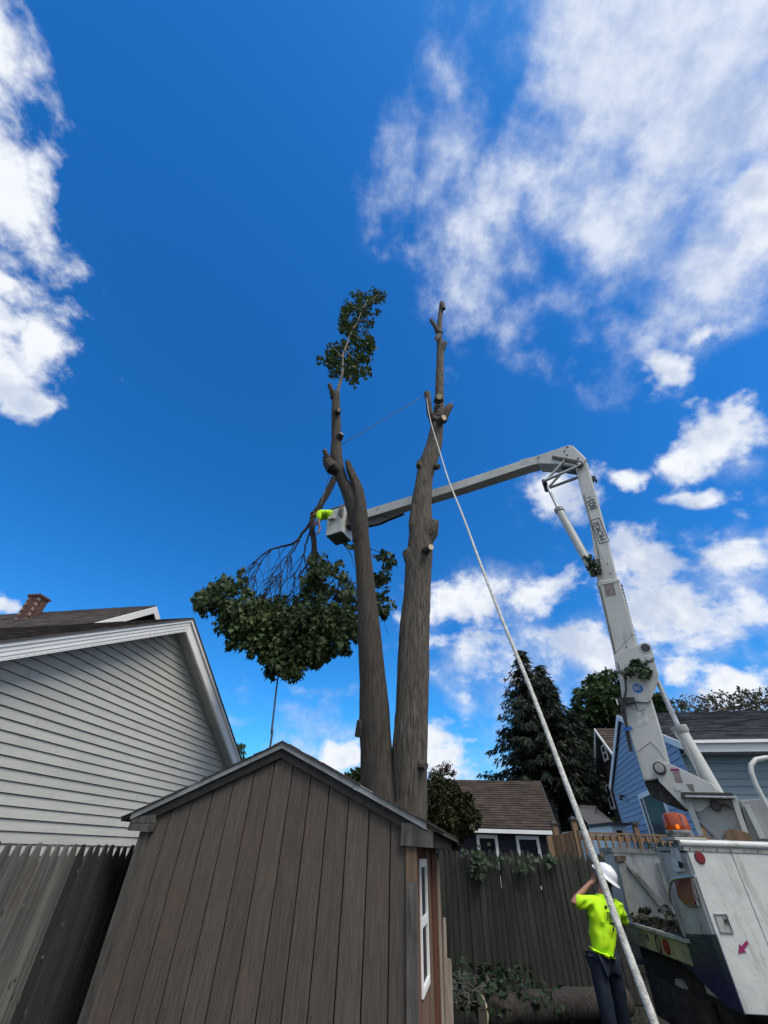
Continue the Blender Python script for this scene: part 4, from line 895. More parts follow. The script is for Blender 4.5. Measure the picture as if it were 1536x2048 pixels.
MB().obox(tp(-.02, -.02, ztp-.035), TX*TL, TC*(cN+.02), UZ*.035).build('box_lid', M['dirtywhite'], truck)
x_, z_ = tside(1398, 1715); ml = MB().disc(tp(x_, -.012, z_), -TC, .047, .014, 24).build('side_marker', M['redlens'], truck, bevel=.003)
MB().disc(tp(x_, -.009, z_), -TC, .053, .008, 24).build('marker_ring', M['dark'], ml)
lx0, lz1 = tside(1433, 1833); lx1, lz0 = tside(1457, 1860); mb = MB(); cx, cz_ = (lx0+lx1)/2, (lz0+lz1)/2; hw, hh = .062, .068
for (a, b, c_, e) in ((-hw, -hh, 2*hw, .008), (-hw, hh-.008, 2*hw, .008), (-hw, -hh, .008, 2*hh), (hw-.008, -hh, .008, 2*hh)): mb.obox(tp(cx+a, -.022, cz_+b), TX*c_, TC*.012, UZ*e)
lt = mb.build('door_latch', M['chrome'], truck); MB().obox(tp(cx-hw+.008, -.014, cz_-hh+.008), TX*(2*hw-.016), TC*.004, UZ*(2*hh-.016)).build('latch_plate', M['greypaint'], lt); MB().disc(tp(cx+.03, -.018, cz_+.02), -TC, .014, .012, 12).build('keyhole', M['dark'], lt)
ax_, az_ = tside(1493, 1883), tside(1477, 1903); A_, B_ = tp(ax_[0], -.0155, ax_[1]), tp(az_[0], -.0155, az_[1]); dv = (B_-A_).normalized(); pv = TC.cross(dv)
MB().prism([A_-pv*.012, A_+pv*.012, A_.lerp(B_, .6)+pv*.012, A_.lerp(B_, .6)+pv*.034, B_+dv*.02, A_.lerp(B_, .6)-pv*.034, A_.lerp(B_, .6)-pv*.012], -TC*.002).build('arrow_sticker', M['magenta'], truck)
for x0, w0_ in ((.012, s1-.016), (s1+.002, s2-s1-.01)):
    for z_ in (zpb+.12, zpb+.5, zpb+.88):
        if x0 > .1: MB().tube([tp(x0+w0_-.012, -.016, z_-.05), tp(x0+w0_-.012, -.016, z_+.05)], .011, 8).build('hinge', M['dirtywhite'], truck)
rv_ = MB()
for k in range(34): rv_.disc(tp(.04+.14*k, -.022, ztp-.018), -TC, .006, .005, 6)
for k in range(7): rv_.disc(tp(-.014, cN-.035, zfl+.06+.1*k), -TX, .006, .005, 6)
tag(rv_.build('rivets', M['dark'], truck), kind='stuff')
# rear face of the near box with latch, grab rail, tail light
MB().obox(tp(-.012, .01, zfl-.02), TX*.03, TC*(cN-.02), UZ*(ztp-zfl-.03)).build('rear_face', M['greypaint'], truck, bevel=.006)
rh_ = on_rear([(1345, 1698), (1358, 1696), (1371, 1743), (1356, 1744), (1347, 1735)], -.02, 'rear_latch', M['whitesticker'], .012)
on_rear([(1358, 1722), (1366, 1726), (1366, 1737), (1360, 1735)], -.012, 'latch_hole', M['black'], .034, rh_)
tl = on_rear([(1353, 1757), (1383, 1756), (1391, 1790), (1397, 1812), (1374, 1809), (1362, 1796)], -.03, 'tail_light', M['redlens'], .012, None, .004)
on_rear([(1380, 1757), (1384, 1757), (1396, 1800), (1390, 1802)], -.005, 'reflector', M['paleboard'], .043, tl)
mb = MB()
lr = [(1368, 1797), (1391, 1796), (1397, 1810), (1374, 1812)]
q = [pl(x, y, T0-TX*.03, 3) for x, y in lr]+[pl(*lr[0], T0-TX*.03, 3)]; mb.tube(q, .007, 8); mb.build('licence_lamp', M['chrome'], truck)
gr = [(1390, 1752), (1350, 1757), (1341, 1764), (1338, 1785), (1342, 1810), (1350, 1828)]
MB().tube([pl(x, y, T0-TX*.09, 3) for x, y in gr], .014, 10).build('grab_rail', M['chrome'], truck, smooth=True)
MB().obox(tp(-.03, cN-.05, zfl), TX*.06, TC*.06, UZ*(ztp-zfl)).build('corner_post', M['dirtywhite'], truck, bevel=.01)
# far utility box: inner wall with a diagonal brace
MB().obox(tp(0, cF0, zfl-.08), TX*TL, TC*(cF1-cF0), UZ*(ztp-.03-zfl+.08)).build('far_box', M['whitepaint'], truck, bevel=.01)
MB().obox(tp(-.03, cF0-.02, ztp-.05), TX*TL, TC*(cF1-cF0+.05), UZ*.05).build('far_box_lid', M['dirtywhite'], truck)
def onin(pxs, th, name, mm, par=None): 
    q = [pl(x, y, T0+TC*(cF0-.005), 93) for x, y in pxs]; return MB().prism(q, -TC*th).build(name, mm, par or truck)
onin([(1243, 1722), (1252, 1727), (1327, 1806), (1316, 1813)], .05, 'brace', M['dirtywhite']); onin([(1312, 1726), (1322, 1722), (1352, 1812), (1340, 1815)], .05, 'brace', M['dirtywhite'])
onin([(1232, 1726), (1246, 1724), (1268, 1824), (1254, 1826)], .07, 'hinge_post', M['dirtywhite'])
hk = onin([(1228, 1712), (1246, 1711), (1247, 1722), (1230, 1723)], .09, 'hinge', M['shedtan'])
# bed floor, crossmember, tread plate corner
MB().obox(tp(0, cN, zfl-.06), TX*TL, TC*(cF0-cN), UZ*.06).build('bed_floor', M['grime'], truck)
MB().obox(tp(-.06, cN-.1, zfl-.035), TX*.07, TC*(cF1-cN+.12), UZ*.03).build('sill', M['greypaint'], truck)
zb_ = trear(1345, 1915)[1]
br_ = MB().obox(tp(-.04, cN-.02, zb_), TX*.06, TC*(cF1-cN+.02), UZ*(zfl-.04-zb_)).build('rear_crossmember', M['yellowbar'], truck, bevel=.008)
for px, py, w_, h_ in ((1293, 1873, .012, .05), (1297, 1875, .012, .05)): c_, z_ = trear(px, py, .04); MB().cbox(tp(-.044, c_, z_), TX*.01, TC*w_, UZ*h_).build('slot', M['black'], br_)
c_, z_ = trear(1318, 1889, .04); mb = MB(); mb.tube([tp(-.05, c_+.045*math.cos(k*.524), z_+.075*math.sin(k*.524)) for k in range(13)], .008, 8); mb.build('tow_ring', M['dark'], truck, smooth=True)
c_, z_ = trear(1334, 1893, .04); MB().disc(tp(-.04, c_, z_), -TX, .06, .02, 20).build('tail_light', M['redlens'], truck, bevel=.003)
tpx = [(1343, 1868), (1431, 1869), (1489, 2030), (1452, 2012), (1390, 1950), (1346, 1912)]
tr_ = on_rear(tpx, .012, 'tread_plate', M['navyplate'], .018)
dm = MB(); r5 = random.Random(8)
cs = [trear(x, y, .02) for x, y in tpx]; c0, c1 = min(c[0] for c in cs), max(c[0] for c in cs); z0, z1 = min(c[1] for c in cs), max(c[1] for c in cs)
k = 0; z = z0
while z < z1:
    c = c0+(.017 if k % 2 else 0)
    while c < c1:
        if c > .03 and inside(cs, c, z):
            s_ = 1 if k % 2 else -1; a = TC*.011+UZ*.009*s_; b = (TC*-.003+UZ*.0035*s_); p = tp(-.0185, c, z)
            dm.prism([p-a, p+b, p+a, p-b], -TX*.004)
        c += .034
    z += .016; k += 1
tag(dm.build('tread_studs', M['navyplate'], tr_), kind='stuff')
# chassis under the bed
MB().obox(tp(.05, .75, .55), TX*TL, TC*.09, UZ*.2).build('chassis_rail', M['grime'], truck); MB().obox(tp(.05, 1.55, .55), TX*TL, TC*.09, UZ*.2).build('chassis_rail', M['grime'], truck)
MB().obox(tp(.02, .7, .5), TX*.1, TC*1.1, UZ*.28).build('hitch_beam', M['grime'], truck)
MB().obox(tp(.16, .52, .38), TX*.8, TC*1.75, UZ*.8).build('underbed_dark_fill', M['grime'], truck, bevel=.02)  # added dark block, blackens the space below the bed like deep shade
MB().obox(tp(.2, 1.78, .45), TX*.02, TC*.1, UZ*.6).build('hanging_bracket', M['yellowbar'], truck)
MB().tube([tp(.1, .9, .62), tp(.1, 1.9, .62)], .05, 12).build('spring_bar', M['grime'], truck)
MB().disc(tp(.22, 1.3, .75), -TX, .09, .12, 16).build('hitch_plate', M['greypaint'], truck, bevel=.01)
MB().tube([tp(.15, 1.0, .55), tp(.1, 1.35, .38), tp(.12, 1.7, .60), tp(.2, 1.9, .75)], .02, 8).build('air_hose', M['dark'], truck, smooth=True)
for cc_, nm in ((.30, 0), (1.98, 0)):
    wc = tp(1.35, cc_, .48); mb = MB(); P_ = []
    prof = [(-.14, .30), (-.15, .42), (-.12, .475), (-.05, .485), (.05, .485), (.12, .475), (.15, .42), (.14, .30)]
    k0 = len(mb.v); n = 28
    for o_, r__ in prof:
        for j in range(n): a = 2*math.pi*j/n; mb.v.append(tuple(wc+TC*o_+TX*math.cos(a)*r__+UZ*math.sin(a)*r__))
    for i in range(len(prof)):
        for j in range(n):
            a = i*n+j; b = i*n+(j+1) % n; i2 = ((i+1) % len(prof))*n; mb.f.append((a, b, i2+(j+1) % n, i2+j)); mb.m.append(0)
    wh = mb.build('wheel', M['rubber'], truck, smooth=True); MB().disc(wc-TC*.12, TC, .3, .24, 24).build('rim', M['rubber'], wh)
MB().tube([tp(1.35, .3, .48), tp(1.35, 1.98, .48)], .07, 12).build('axle', M['grime'], truck)
MB().obox(tp(.35, .1, .12), TX*.02, TC*.45, UZ*.62).build('mud_flap', M['rubber'], truck)
# cab, outside the picture to the right
MB().prism([tp(5.05, .05, .7), tp(7.1, .05, .7), tp(7.1, .05, 1.5), tp(6.6, .05, 1.6), tp(6.2, .05, 2.5), tp(5.05, .05, 2.5)], TC*2.2).build('cab', M['whitepaint'], truck, bevel=.05)
for cc_ in (.15, 2.1):
    wc = tp(6.2, cc_, .48); wh = MB().disc(wc, TC, .48, .26, 28).build('wheel', M['rubber'], truck, bevel=.04); MB().disc(wc-TC*.01, TC, .27, .28, 24).build('rim', M['greypaint'], wh)

# boom: lower arm, upper arm and turret all turn in one upright plane
BA = -56.5; BP0 = at(1318, 1535, 6.8); bdir = hd(BA); bnr = -hd(BA+90)
if bnr.dot(EYE-BP0) < 0: bnr = -bnr
BP0 = BP0+bnr*.16
print('boom base', BP0, 'elbow', pl(1150, 905, BP0, BA), 'tip', pl(735, 1035, BP0, BA))
def bpt(px, py, off=0.0): return pl(px, py, BP0+bnr*off, BA)
def bpoly(pxs, off, th, name, mm, par=None, bevel=0, hole=None):
    q = [bpt(x, y, off) for x, y in pxs]; return MB().prism(q, -bnr*th).build(name, mm, par or truck, bevel=bevel)
# turret
bpoly([(1368, 1600), (1423, 1567), (1444, 1586), (1474, 1592), (1494, 1672), (1420, 1672), (1395, 1632)], .06, .5, 'turret', M['greypaint'], bevel=.01)
bpoly([(1307, 1531), (1312, 1525.5), (1326, 1524), (1344, 1529), (1400, 1556), (1424, 1568), (1444, 1592), (1400, 1625), (1372, 1618), (1318, 1563)], .09, .04, 'turret_plate', M['boomwhite'], bevel=.006)
bpoly([(1307, 1531), (1312, 1525.5), (1326, 1524), (1344, 1529), (1400, 1556), (1424, 1568), (1444, 1592), (1400, 1625), (1372, 1618), (1318, 1563)], -.40, .04, 'turret_plate', M['boomwhite'], bevel=.006)
bpoly([(1366, 1596), (1379, 1594), (1408, 1671), (1398, 1673)], .13, .04, 'turret_leg', M['boomwhite'], bevel=.004)
bpoly([(1396, 1640), (1406, 1640), (1452, 1676), (1434, 1678)], .1, .05, 'turret_leg', M['greypaint'])
pc = bpt(1319, 1537, .095); pn = MB().disc(pc, bnr, .058, .05, 24).build('pivot_pin', M['greypaint'], truck, bevel=.006); MB().disc(pc+bnr*.001, bnr, .08, .02, 24).build('pin_collar', M['dark'], pn)
pc = bpt(1355, 1575, .09); MB().disc(pc, bnr, .042, .012, 24).build('bolt_ring', M['boomwhite'], truck, bevel=.003)
bpoly([(1340, 1537), (1357, 1537), (1359, 1542), (1342, 1542)], .094, .004, 'red_label', M['magenta']); bpoly([(1345, 1544), (1358, 1543), (1366, 1565), (1352, 1566)], .093, .003, 'faded_label', M['greysticker']); bpoly([(1372, 1568), (1386, 1568), (1390, 1583), (1381, 1582)], .093, .003, 'faded_label', M['greysticker'])
sb_ = bpoly([(1361, 1584), (1464, 1585.5), (1470, 1597), (1362, 1595)], .25, .2, 'step_tread', M['dark']); MB().tube([bpt(1371, 1593, .27), bpt(1472, 1595, .27)], .014, 10).build('step_edge', M['chrome'], sb_, smooth=True)
hc_ = bpt(1431, 1612, .075); MB().tube([hc_, hc_+bnr*.09], [.06, .05], 14).build('hydraulic_motor', M['dark'], truck, bevel=.008); MB().tube([hc_+bnr*.06, hc_+bnr*.08+bdir*-.12, hc_+bnr*.05-bdir*.16-UZ*.02], .016, 8).build('hydraulic_hose', M['dark'], truck, smooth=True)
bpoly([(1448, 1662), (1470, 1657), (1500, 1668), (1510, 1682), (1455, 1682)], .22, .12, 'control_cover', M['deckwood'])
for a in ([(1462, 1597), (1473, 1597), (1500, 1674), (1489, 1674)], [(1488, 1610), (1498, 1608), (1532, 1676), (1520, 1678)]): bpoly(a, .12, .12, 'stiffener', M['boomwhite'])
bpoly([(1480, 1600), (1540, 1597), (1580, 1680), (1500, 1680)], .02, .4, 'turret_housing', M['greypaint'], bevel=.01)
hr = [(1640, 1640), (1600, 1530), (1560, 1517), (1532, 1515.5), (1512, 1519), (1502, 1530), (1503, 1545), (1512, 1570), (1536, 1616), (1560, 1660)]
MB().tube([at(x, y, 5.9) for x, y in hr], .028, 12).build('grab_handle', M['boomwhite'], truck, smooth=True)
# lower boom
LB = bpoly([(1288, 1562), (1269, 1500), (1252.8, 1447), (1244, 1400), (1239, 1362), (1231, 1335), (1226, 1305), (1211, 1240), (1193, 1162), (1237.5, 1156), (1259, 1230), (1277, 1300), (1300, 1390), (1320, 1455), (1338, 1523), (1345, 1545), (1330, 1556)], .03, .30, 'lower_boom', M['boomwhite'], bevel=.02)
bpoly([(1196, 1165), (1234.5, 1160), (1218, 1090), (1206.5, 1041.7), (1181.6, 950.8), (1174, 925), (1150, 930), (1152, 942), (1165.5, 997.7), (1180, 1050)], .0, .24, 'boom_section', M['boomwhite'], LB, bevel=.02)
bpoly([(1288, 1563), (1332, 1556), (1350, 1572), (1385, 1610), (1372, 1622), (1330, 1605), (1300, 1590)], -.02, .22, 'boom_foot', M['grime'], LB, bevel=.01)
kp = [(1227, 1310), (1262, 1296), (1276, 1290), (1286, 1286), (1296, 1287), (1303, 1296), (1311, 1330), (1317, 1349), (1316, 1362), (1308, 1385), (1301, 1400), (1296, 1405), (1262, 1402), (1246, 1390), (1238, 1350)]
bpoly(kp, .075, .03, 'knuckle_plate', M['boomwhite'], LB, bevel=.006); bpoly(kp, -.30, .03, 'knuckle_plate', M['boomwhite'], LB, bevel=.006)
pc = bpt(1291, 1296, .075); MB().disc(pc, bnr, .066, .012, 24).build('plate_eye', M['dark'], LB); MB().disc(pc-bnr*.005, bnr, .085, .012, 24).build('eye_ring', M['boomwhite'], LB)
pc = bpt(1297, 1318, .075); MB().tube([pc, pc+bnr*.05], .04, 14).build('pin', M['boomwhite'], LB, bevel=.004); bpoly([(1290, 1313), (1309, 1316), (1308, 1324), (1292, 1326)], .079, .006, 'rust_patch', M['greysticker'], LB)
# seams and fish plates
def seam(pxs, off, r=.004, name='weld_seam', m='soffit'): return MB().tube([bpt(x, y, off) for x, y in pxs], r, 6).build(name, M[m], LB)
seam([(1228, 1310), (1262, 1270), (1270, 1267)], .034); seam([(1276, 1480+22), (1301, 1482), (1316, 1496), (1330, 1518)], .035, .006); seam([(1240, 1168-6), (1200, 1170)], .034, .004)
for px, py in ((1253, 1294), (1253, 1315), (1264, 1298), (1243, 1330), (1215, 1127), (1221, 1147), (1213, 1055), (1205, 1084)): MB().disc(bpt(px, py, .03 if py > 1160 else .0), bnr, .011, .008, 10).build('rivet', M['dark'], LB)
# hose guard beads up the right-hand edge
hg = MB()
for k in range(18):
    t = k/17; p = bpt(1240+(1270-1240)*t+3, 1172+(1290-1172)*t, -.05); hg.cbox(p, bdir*.035, bnr*.05, UZ*.035)
for k in range(14):
    t = k/13; p = bpt(1192+(1209-1192)*t+3.5, 1168+(1228-1168)*t, -.05); hg.cbox(p, bdir*.035, bnr*.05, UZ*.035)
for k in range(8):
    t = k/7; p = bpt(1258+8*t, 1462+38*t, -.02)-UZ*0; hg.cbox(p-bdir*-.03, bdir*.05, bnr*.05, UZ*.03)
tag(hg.build('hose_guard', M['dark'], LB), kind='stuff')
# decals
bpoly([(1207, 1168.5), (1227, 1166), (1232, 1190), (1212.5, 1193)], .034, .003, 'faded_square_decal', M['greysticker'], LB)
bpoly([(1269, 1426), (1291, 1419), (1298, 1446), (1275, 1452)], .034, .004, 'instruction_plate', M['whitesticker'], LB)
c0 = bpt(1275, 1376, .076); em = MB().disc(c0, bnr, .073, .004, 32).build('round_emblem', M['bluesticker'], LB)
rg = MB(); rr_ = .060; px_x = (bpt(1285, 1376, .076)-c0).normalized(); px_y = bnr.cross(px_x); 
if px_y.z < 0: px_y = -px_y
rg.tube([c0+bnr*.004+px_x*rr_*math.cos(a)+px_y*rr_*math.sin(a) for a in [i*.2 for i in range(3, 20)]], .005, 6)
for (a, b, w, h) in ((-.012, .01, .045, .016), (-.022, -.014, .02, .03), (.008, -.018, .022, .014), (.030, 0, .008, .07)): rg.cbox(c0+bnr*.005+px_x*a+px_y*b, px_x*w, px_y*h, bnr*.003)
rg.build('emblem_mark', M['whitesticker'], em)
def text(s, c, xd, yd, size, m, parent, name='lettering', ext=.002):
    cu = bpy.data.curves.new(name, 'FONT'); cu.body = s; cu.size = size; cu.extrude = ext; cu.align_x = 'CENTER'; cu.align_y = 'CENTER'; cu.materials.append(m)
    tmp = bpy.data.objects.new('t', cu); col.objects.link(tmp); bpy.context.view_layer.update()
    me = bpy.data.meshes.new_from_object(tmp.evaluated_get(bpy.context.evaluated_depsgraph_get())); bpy.data.objects.remove(tmp)
    o = bpy.data.objects.new(name, me); col.objects.link(o); xd, yd = xd.normalized(), yd.normalized(); zd_ = xd.cross(yd).normalized(); yd = zd_.cross(xd)
    mw = Matrix(((xd.x, yd.x, zd_.x, c.x), (xd.y, yd.y, zd_.y, c.y), (xd.z, yd.z, zd_.z, c.z), (0, 0, 0, 1)))
    o.parent = parent; o.matrix_basis = mw; o.matrix_parent_inverse = Matrix.Translation(-ORG.get(parent, Vector())); return o
m0, m1 = bpt(1206, 1080, .003), bpt(1190, 1042, .003); xd = m1-m0; xl, xr = bpt(1186, 1062, .003), bpt(1211, 1057, .003); yd = xl-xr
cM = bpt(1199, 1061, .004); text('MORSE', cM, xd, yd, .155, M['inkblack'], LB)
fx = xd.normalized(); fy = bnr.cross(fx); mb = MB(); hw = .30; hh = .085
for (a, b, w, h) in ((0, hh, 2*hw, .012), (0, -hh, 2*hw, .012), (hw, 0, .012, 2*hh), (-hw, 0, .012, 2*hh)): mb.cbox(cM+fx*a+fy*b, fx*w, fy*h, bnr*.003)
mb.build('name_border', M['inkblack'], LB)
c8 = bpt(1184.5, 1008, .004); text('805', c8, xd, yd, .20, M['inkblack'], LB, 'unit_number'); text('1', c8+fx*.2+fy*.0, xd, yd, .12, M['inkblack'], LB, 'unit_number')
MB().tube([bpt(1199, 1172, .045), bpt(1214, 1236, .045), bpt(1230, 1306, .05), bpt(1241, 1348, .09)], .009, 8).build('hydraulic_hose', M['dark'], LB, smooth=True)
MB().tube([bpt(1168, 990, .012), bpt(1182, 1045, .012), bpt(1197, 1105, .012), bpt(1204, 1150, .014)], .007, 8).build('hydraulic_hose', M['dark'], LB, smooth=True)
# hoses and a bracket strapped to the left edge of the boom
MB().tube([bpt(1250, 1350, .12), bpt(1252, 1380, .14), bpt(1248, 1400, .13), bpt(1250, 1425, .1), bpt(1254, 1452, .08)], .016, 8).build('hydraulic_hose', M['dark'], LB, smooth=True)
MB().tube([bpt(1243, 1398, .1), bpt(1243, 1420, .1), bpt(1250, 1445, .1), bpt(1256, 1456, .05)], .014, 8).build('hydraulic_hose', M['dark'], LB, smooth=True)
MB().tube([bpt(1266, 1395, .085), bpt(1270, 1407, .085), bpt(1274, 1418, .07)], .006, 6).build('wire', M['dark'], LB); MB().tube([bpt(1252, 1405, .08), bpt(1266, 1418, .08), bpt(1280, 1422, .08), bpt(1290, 1419, .06)], .005, 6).build('wire', M['dark'], LB, smooth=True)
bpoly([(1233, 1396), (1268, 1394), (1269, 1405), (1240, 1409)], .11, .04, 'hose_bracket', M['dark'], LB); bpoly([(1231, 1398), (1233, 1397), (1237, 1409), (1235, 1410)], .14, .03, 'bracket_tab', M['trim'], LB)
bpoly([(1247, 1455), (1262, 1452), (1266, 1459), (1249, 1462)], .07, .004, 'blue_label', M['bluesticker'], LB)
# lift cylinder behind the boom: chromed rod over a thick barrel
ca, cb_, cc2 = bpt(1315, 1362, -.1), bpt(1358, 1456, -.1), bpt(1440, 1600, -.1)
lc = MB().tube([cb_, cc2], .088, 20).build('lift_cylinder', M['boomwhite'], truck, smooth=True); MB().tube([ca, cb_], .036, 14).build('piston_rod', M['chrome'], lc, smooth=True)
ct = (cc2-cb_).normalized(); MB().tube([cb_-ct*.02, cb_+ct*.05, cb_+ct*.08], [.11, .11, .095], 20).build('cylinder_gland', M['greypaint'], lc, smooth=True)
MB().tube([bpt(1350, 1463, .02), bpt(1353, 1472, .03), bpt(1362, 1486, .02), bpt(1370, 1488, .03), bpt(1399, 1557, .02)], .009, 8).build('pipe', M['chrome'], lc, smooth=True)
# upper boom to the bucket
UB = bpoly([(722, 1022), (824.6, 991), (900, 968), (1060, 915), (1085, 908), (1100, 912), (1100, 922), (1060, 931), (900, 983.5), (735, 1035), (722, 1038)], -.02, .28, 'upper_boom', M['boomwhite'], bevel=.012)
bpoly([(1078, 909.5), (1137, 889.6), (1146, 891.5), (1173, 917), (1166, 930), (1150, 932), (1118, 928), (1076, 927)], .04, .36, 'boom_head', M['boomwhite'], UB, bevel=.02)
bpoly([(1104, 911), (1163, 922), (1160, 928), (1104, 916)], .075, .05, 'guide_bar', M['dark'], UB); bpoly([(1120, 930), (1160, 934), (1150, 940), (1122, 935)], -.05, .2, 'knuckle_block', M['dark'], UB)
for px, py in ((1135, 894), (1129, 903), (1134, 910), (1156, 917)): MB().disc(bpt(px, py, .04), bnr, .024, .012, 6).build('bolt', M['dark'], UB)
MB().disc(bpt(755, 1018, -.02), bnr, .055, .004, 24).build('round_decal', M['inkblack'], UB); MB().disc(bpt(755, 1018, -.015), bnr, .040, .004, 24).build('round_decal', M['whitesticker'], UB)
bpoly([(1074, 914), (1081, 912), (1082, 917), (1075, 919)], -.016, .003, 'small_decal', M['greysticker'], UB); bpoly([(1040, 920), (1058, 915), (1058, 924), (1041, 930)], -.016, .003, 'small_decal', M['soffit'], UB)
bpoly([(735, 1040), (765, 1030), (768, 1037), (805, 1023), (806, 1026), (770, 1041), (760, 1046), (735, 1052)], -.1, .1, 'levelling_rod_guard', M['dark'], UB)
# elbow linkage and its cylinder
def rod(a, b, r, name, m, off=.1, off2=None, par=None): return MB().tube([bpt(*a, off), bpt(*b, off if off2 is None else off2)], r, 12).build(name, M[m], par or truck, smooth=True)
rod((1088, 962), (1160, 931), .035, 'link_arm', 'boomwhite', .16, .1); rod((1096, 957), (1129, 921), .03, 'link_arm', 'boomwhite', .05); rod((1098, 974), (1133, 935), .03, 'link_arm', 'boomwhite', -.28); rod((1098, 976), (1158, 954), .035, 'link_arm', 'greypaint', -.3)
rod((1088, 961), (1094, 981), .055, 'link_pin', 'dark', .12, -.25)
pe = bpt(1160, 931, .08); e_ = MB().disc(pe, bnr, .085, .05, 20).build('elbow_pin', M['dark'], truck, bevel=.008); MB().disc(pe+bnr*.05, bnr, .04, .02, 14).build('pin_nut', M['chrome'], e_)
ua, ub_, uc = bpt(1094, 972, -.05), bpt(1118, 1020, -.05), bpt(1190, 1150, -.05)
ec = MB().tube([ub_, uc], .082, 20).build('elbow_cylinder', M['boomwhite'], truck, smooth=True); MB().tube([ua, ub_], .032, 12).build('piston_rod', M['chrome'], ec, smooth=True)
ut = (uc-ub_).normalized(); MB().tube([ub_-ut*.03, ub_+ut*.06], .1, 20).build('cylinder_gland', M['greypaint'], ec, smooth=True)
bpoly([(1183, 952), (1190, 951), (1194, 960), (1190, 961), (1187, 957), (1186, 963), (1182, 962)], -.05, .08, 'hook', M['dark'], LB)
bpoly([(1159, 963), (1166, 961), (1168, 975), (1160, 972)], -.05, .1, 'side_lug', M['greypaint'], LB)

# amber beacon on the near box corner
bc = at(1361, 1672, TY+.12); zb0 = bc.z; bc = Vector((bc.x, bc.y, 0)); rr_ = .125
def lathe(c, prof, n=28):
    mb = MB(); 
    for r__, z in prof:
        for j in range(n): a = 2*math.pi*j/n; mb.v.append((c.x+r__*math.cos(a), c.y+r__*math.sin(a), z))
    for i in range(len(prof)-1):
        for j in range(n): a = i*n+j; b = i*n+(j+1) % n; mb.f.append((a, b, b+n, a+n)); mb.m.append(0)
    mb.f.append(tuple(range(n))[::-1]); mb.m.append(0); mb.f.append(tuple(range((len(prof)-1)*n, len(prof)*n))); mb.m.append(0); return mb
bz = zb0
bcn = lathe(bc, [(rr_*1.06, bz-.005), (rr_*1.08, bz), (rr_*1.08, bz+.045), (rr_*1.0, bz+.05)]).build('beacon_base', M['chrome'], truck, smooth=True)
lathe(bc, [(rr_*.98, bz+.05), (rr_*1.0, bz+.06), (rr_*.97, bz+.16), (rr_*.88, bz+.19), (rr_*.6, bz+.205)]).build('beacon_lens', M['amber'], bcn, smooth=True)
lathe(bc+Vector((-.03, -.055, 0)), [(.008, bz+.06), (.018, bz+.07), (.018, bz+.09), (.006, bz+.10)], 12).build('beacon_bulb', M['bulb'], bcn, smooth=True)
mb = MB(); mb.tube([bc+Vector((.01, -rr_*1.02, bz+.05)), bc+Vector((.0, -rr_*1.02, bz+.17)), bc+Vector((0, -rr_*.7, bz+.205)), bc+Vector((0, 0, bz+.215)), bc+Vector((0, rr_*.8, bz+.2))], .005, 6); mb.build('beacon_guard', M['chrome'], bcn)
MB().cbox(bc+UZ*(bz-.03)+TX*.02, TX*.34, TC*.3, UZ*.03).build('beacon_bracket', M['greypaint'], truck, bevel=.004); MB().cbox(bc+UZ*((bz-.04+ztp)/2)+TX*.05, TX*.2, TC*.2, UZ*(bz-.03-ztp)).build('beacon_post', M['dirtywhite'], truck)
MB().obox(tp(.15, .05, ztp+.01), TX*.42, TC*.25, UZ*.03).build('rubber_mat', M['rubber'], truck)

# the bucket itself, seen from below
KY = 9.95
k0_ = at(649.5, 1071.5, KY)
def zpl(px, py, z): d_ = ray(px, py); return EYE+d_*((z-EYE.z)/d_.z)
zk = k0_.z; k1_ = zpl(684, 1060.7, zk); k2_ = zpl(699.6, 1084, zk); k3_ = zpl(671, 1094, zk); print('bucket', k0_, k1_, k2_, k3_)
kd = (k1_-k0_).normalized(); kq = Vector((-kd.y, kd.x, 0)); KW = (k1_-k0_).length; KDp = min(max((k2_-k1_).dot(kq), .5), .8); bh2 = 1.0; K0 = Vector(k0_); print(KW, KDp)
bk = MB(); ins = .03
tp0 = K0-kd*.015-kq*.015; TW, TD = KW+.03, KDp+.03
vs = [K0+kd*.02+kq*.02, K0+kd*(KW-.02)+kq*.02, K0+kd*(KW-.02)+kq*(KDp-.02), K0+kd*.02+kq*(KDp-.02)]+[tp0+UZ*bh2, tp0+kd*TW+UZ*bh2, tp0+kd*TW+kq*TD+UZ*bh2, tp0+kq*TD+UZ*bh2]
vi = [v+kd*(.03 if i in (0, 3) else -.03)+kq*(.03 if i in (0, 1) else -.03)+UZ*.03 for i, v in enumerate(vs[:4])]+[v+kd*(.03 if i in (0, 3) else -.03)+kq*(.03 if i in (0, 1) else -.03) for i, v in enumerate(vs[4:])]
bk.add(vs+vi, [(0, 3, 2, 1), (0, 1, 5, 4), (1, 2, 6, 5), (2, 3, 7, 6), (3, 0, 4, 7), (8, 9, 10, 11), (8, 12, 13, 9), (9, 13, 14, 10), (10, 14, 15, 11), (11, 15, 12, 8), (4, 5, 13, 12), (5, 6, 14, 13), (6, 7, 15, 14), (7, 4, 12, 15)])
BK = bk.build('bucket', M['whitepaint'], truck, bevel=.015)
MB().prism([v-UZ*.004 for v in [K0+kd*.04+kq*.04, K0+kd*(KW-.04)+kq*.04, K0+kd*(KW-.04)+kq*(KDp-.04), K0+kd*.04+kq*(KDp-.04)]], -UZ*.012).build('bucket_floor', M['bucketfloor'], BK)  # thin panel added below, dark colour stands in for shade on the underside
rim = MB(); tops = vs[4:]
rim.tube(tops+[tops[0]], .022, 8); rim.build('rim_guard', M['dark'], BK, smooth=True)
st = K0-kq*.03+kd*.12+UZ*(bh2*.5); MB().obox(st, kd*.22, -kq*.1, UZ*.12).build('foot_step', M['boomwhite'], BK, bevel=.01)
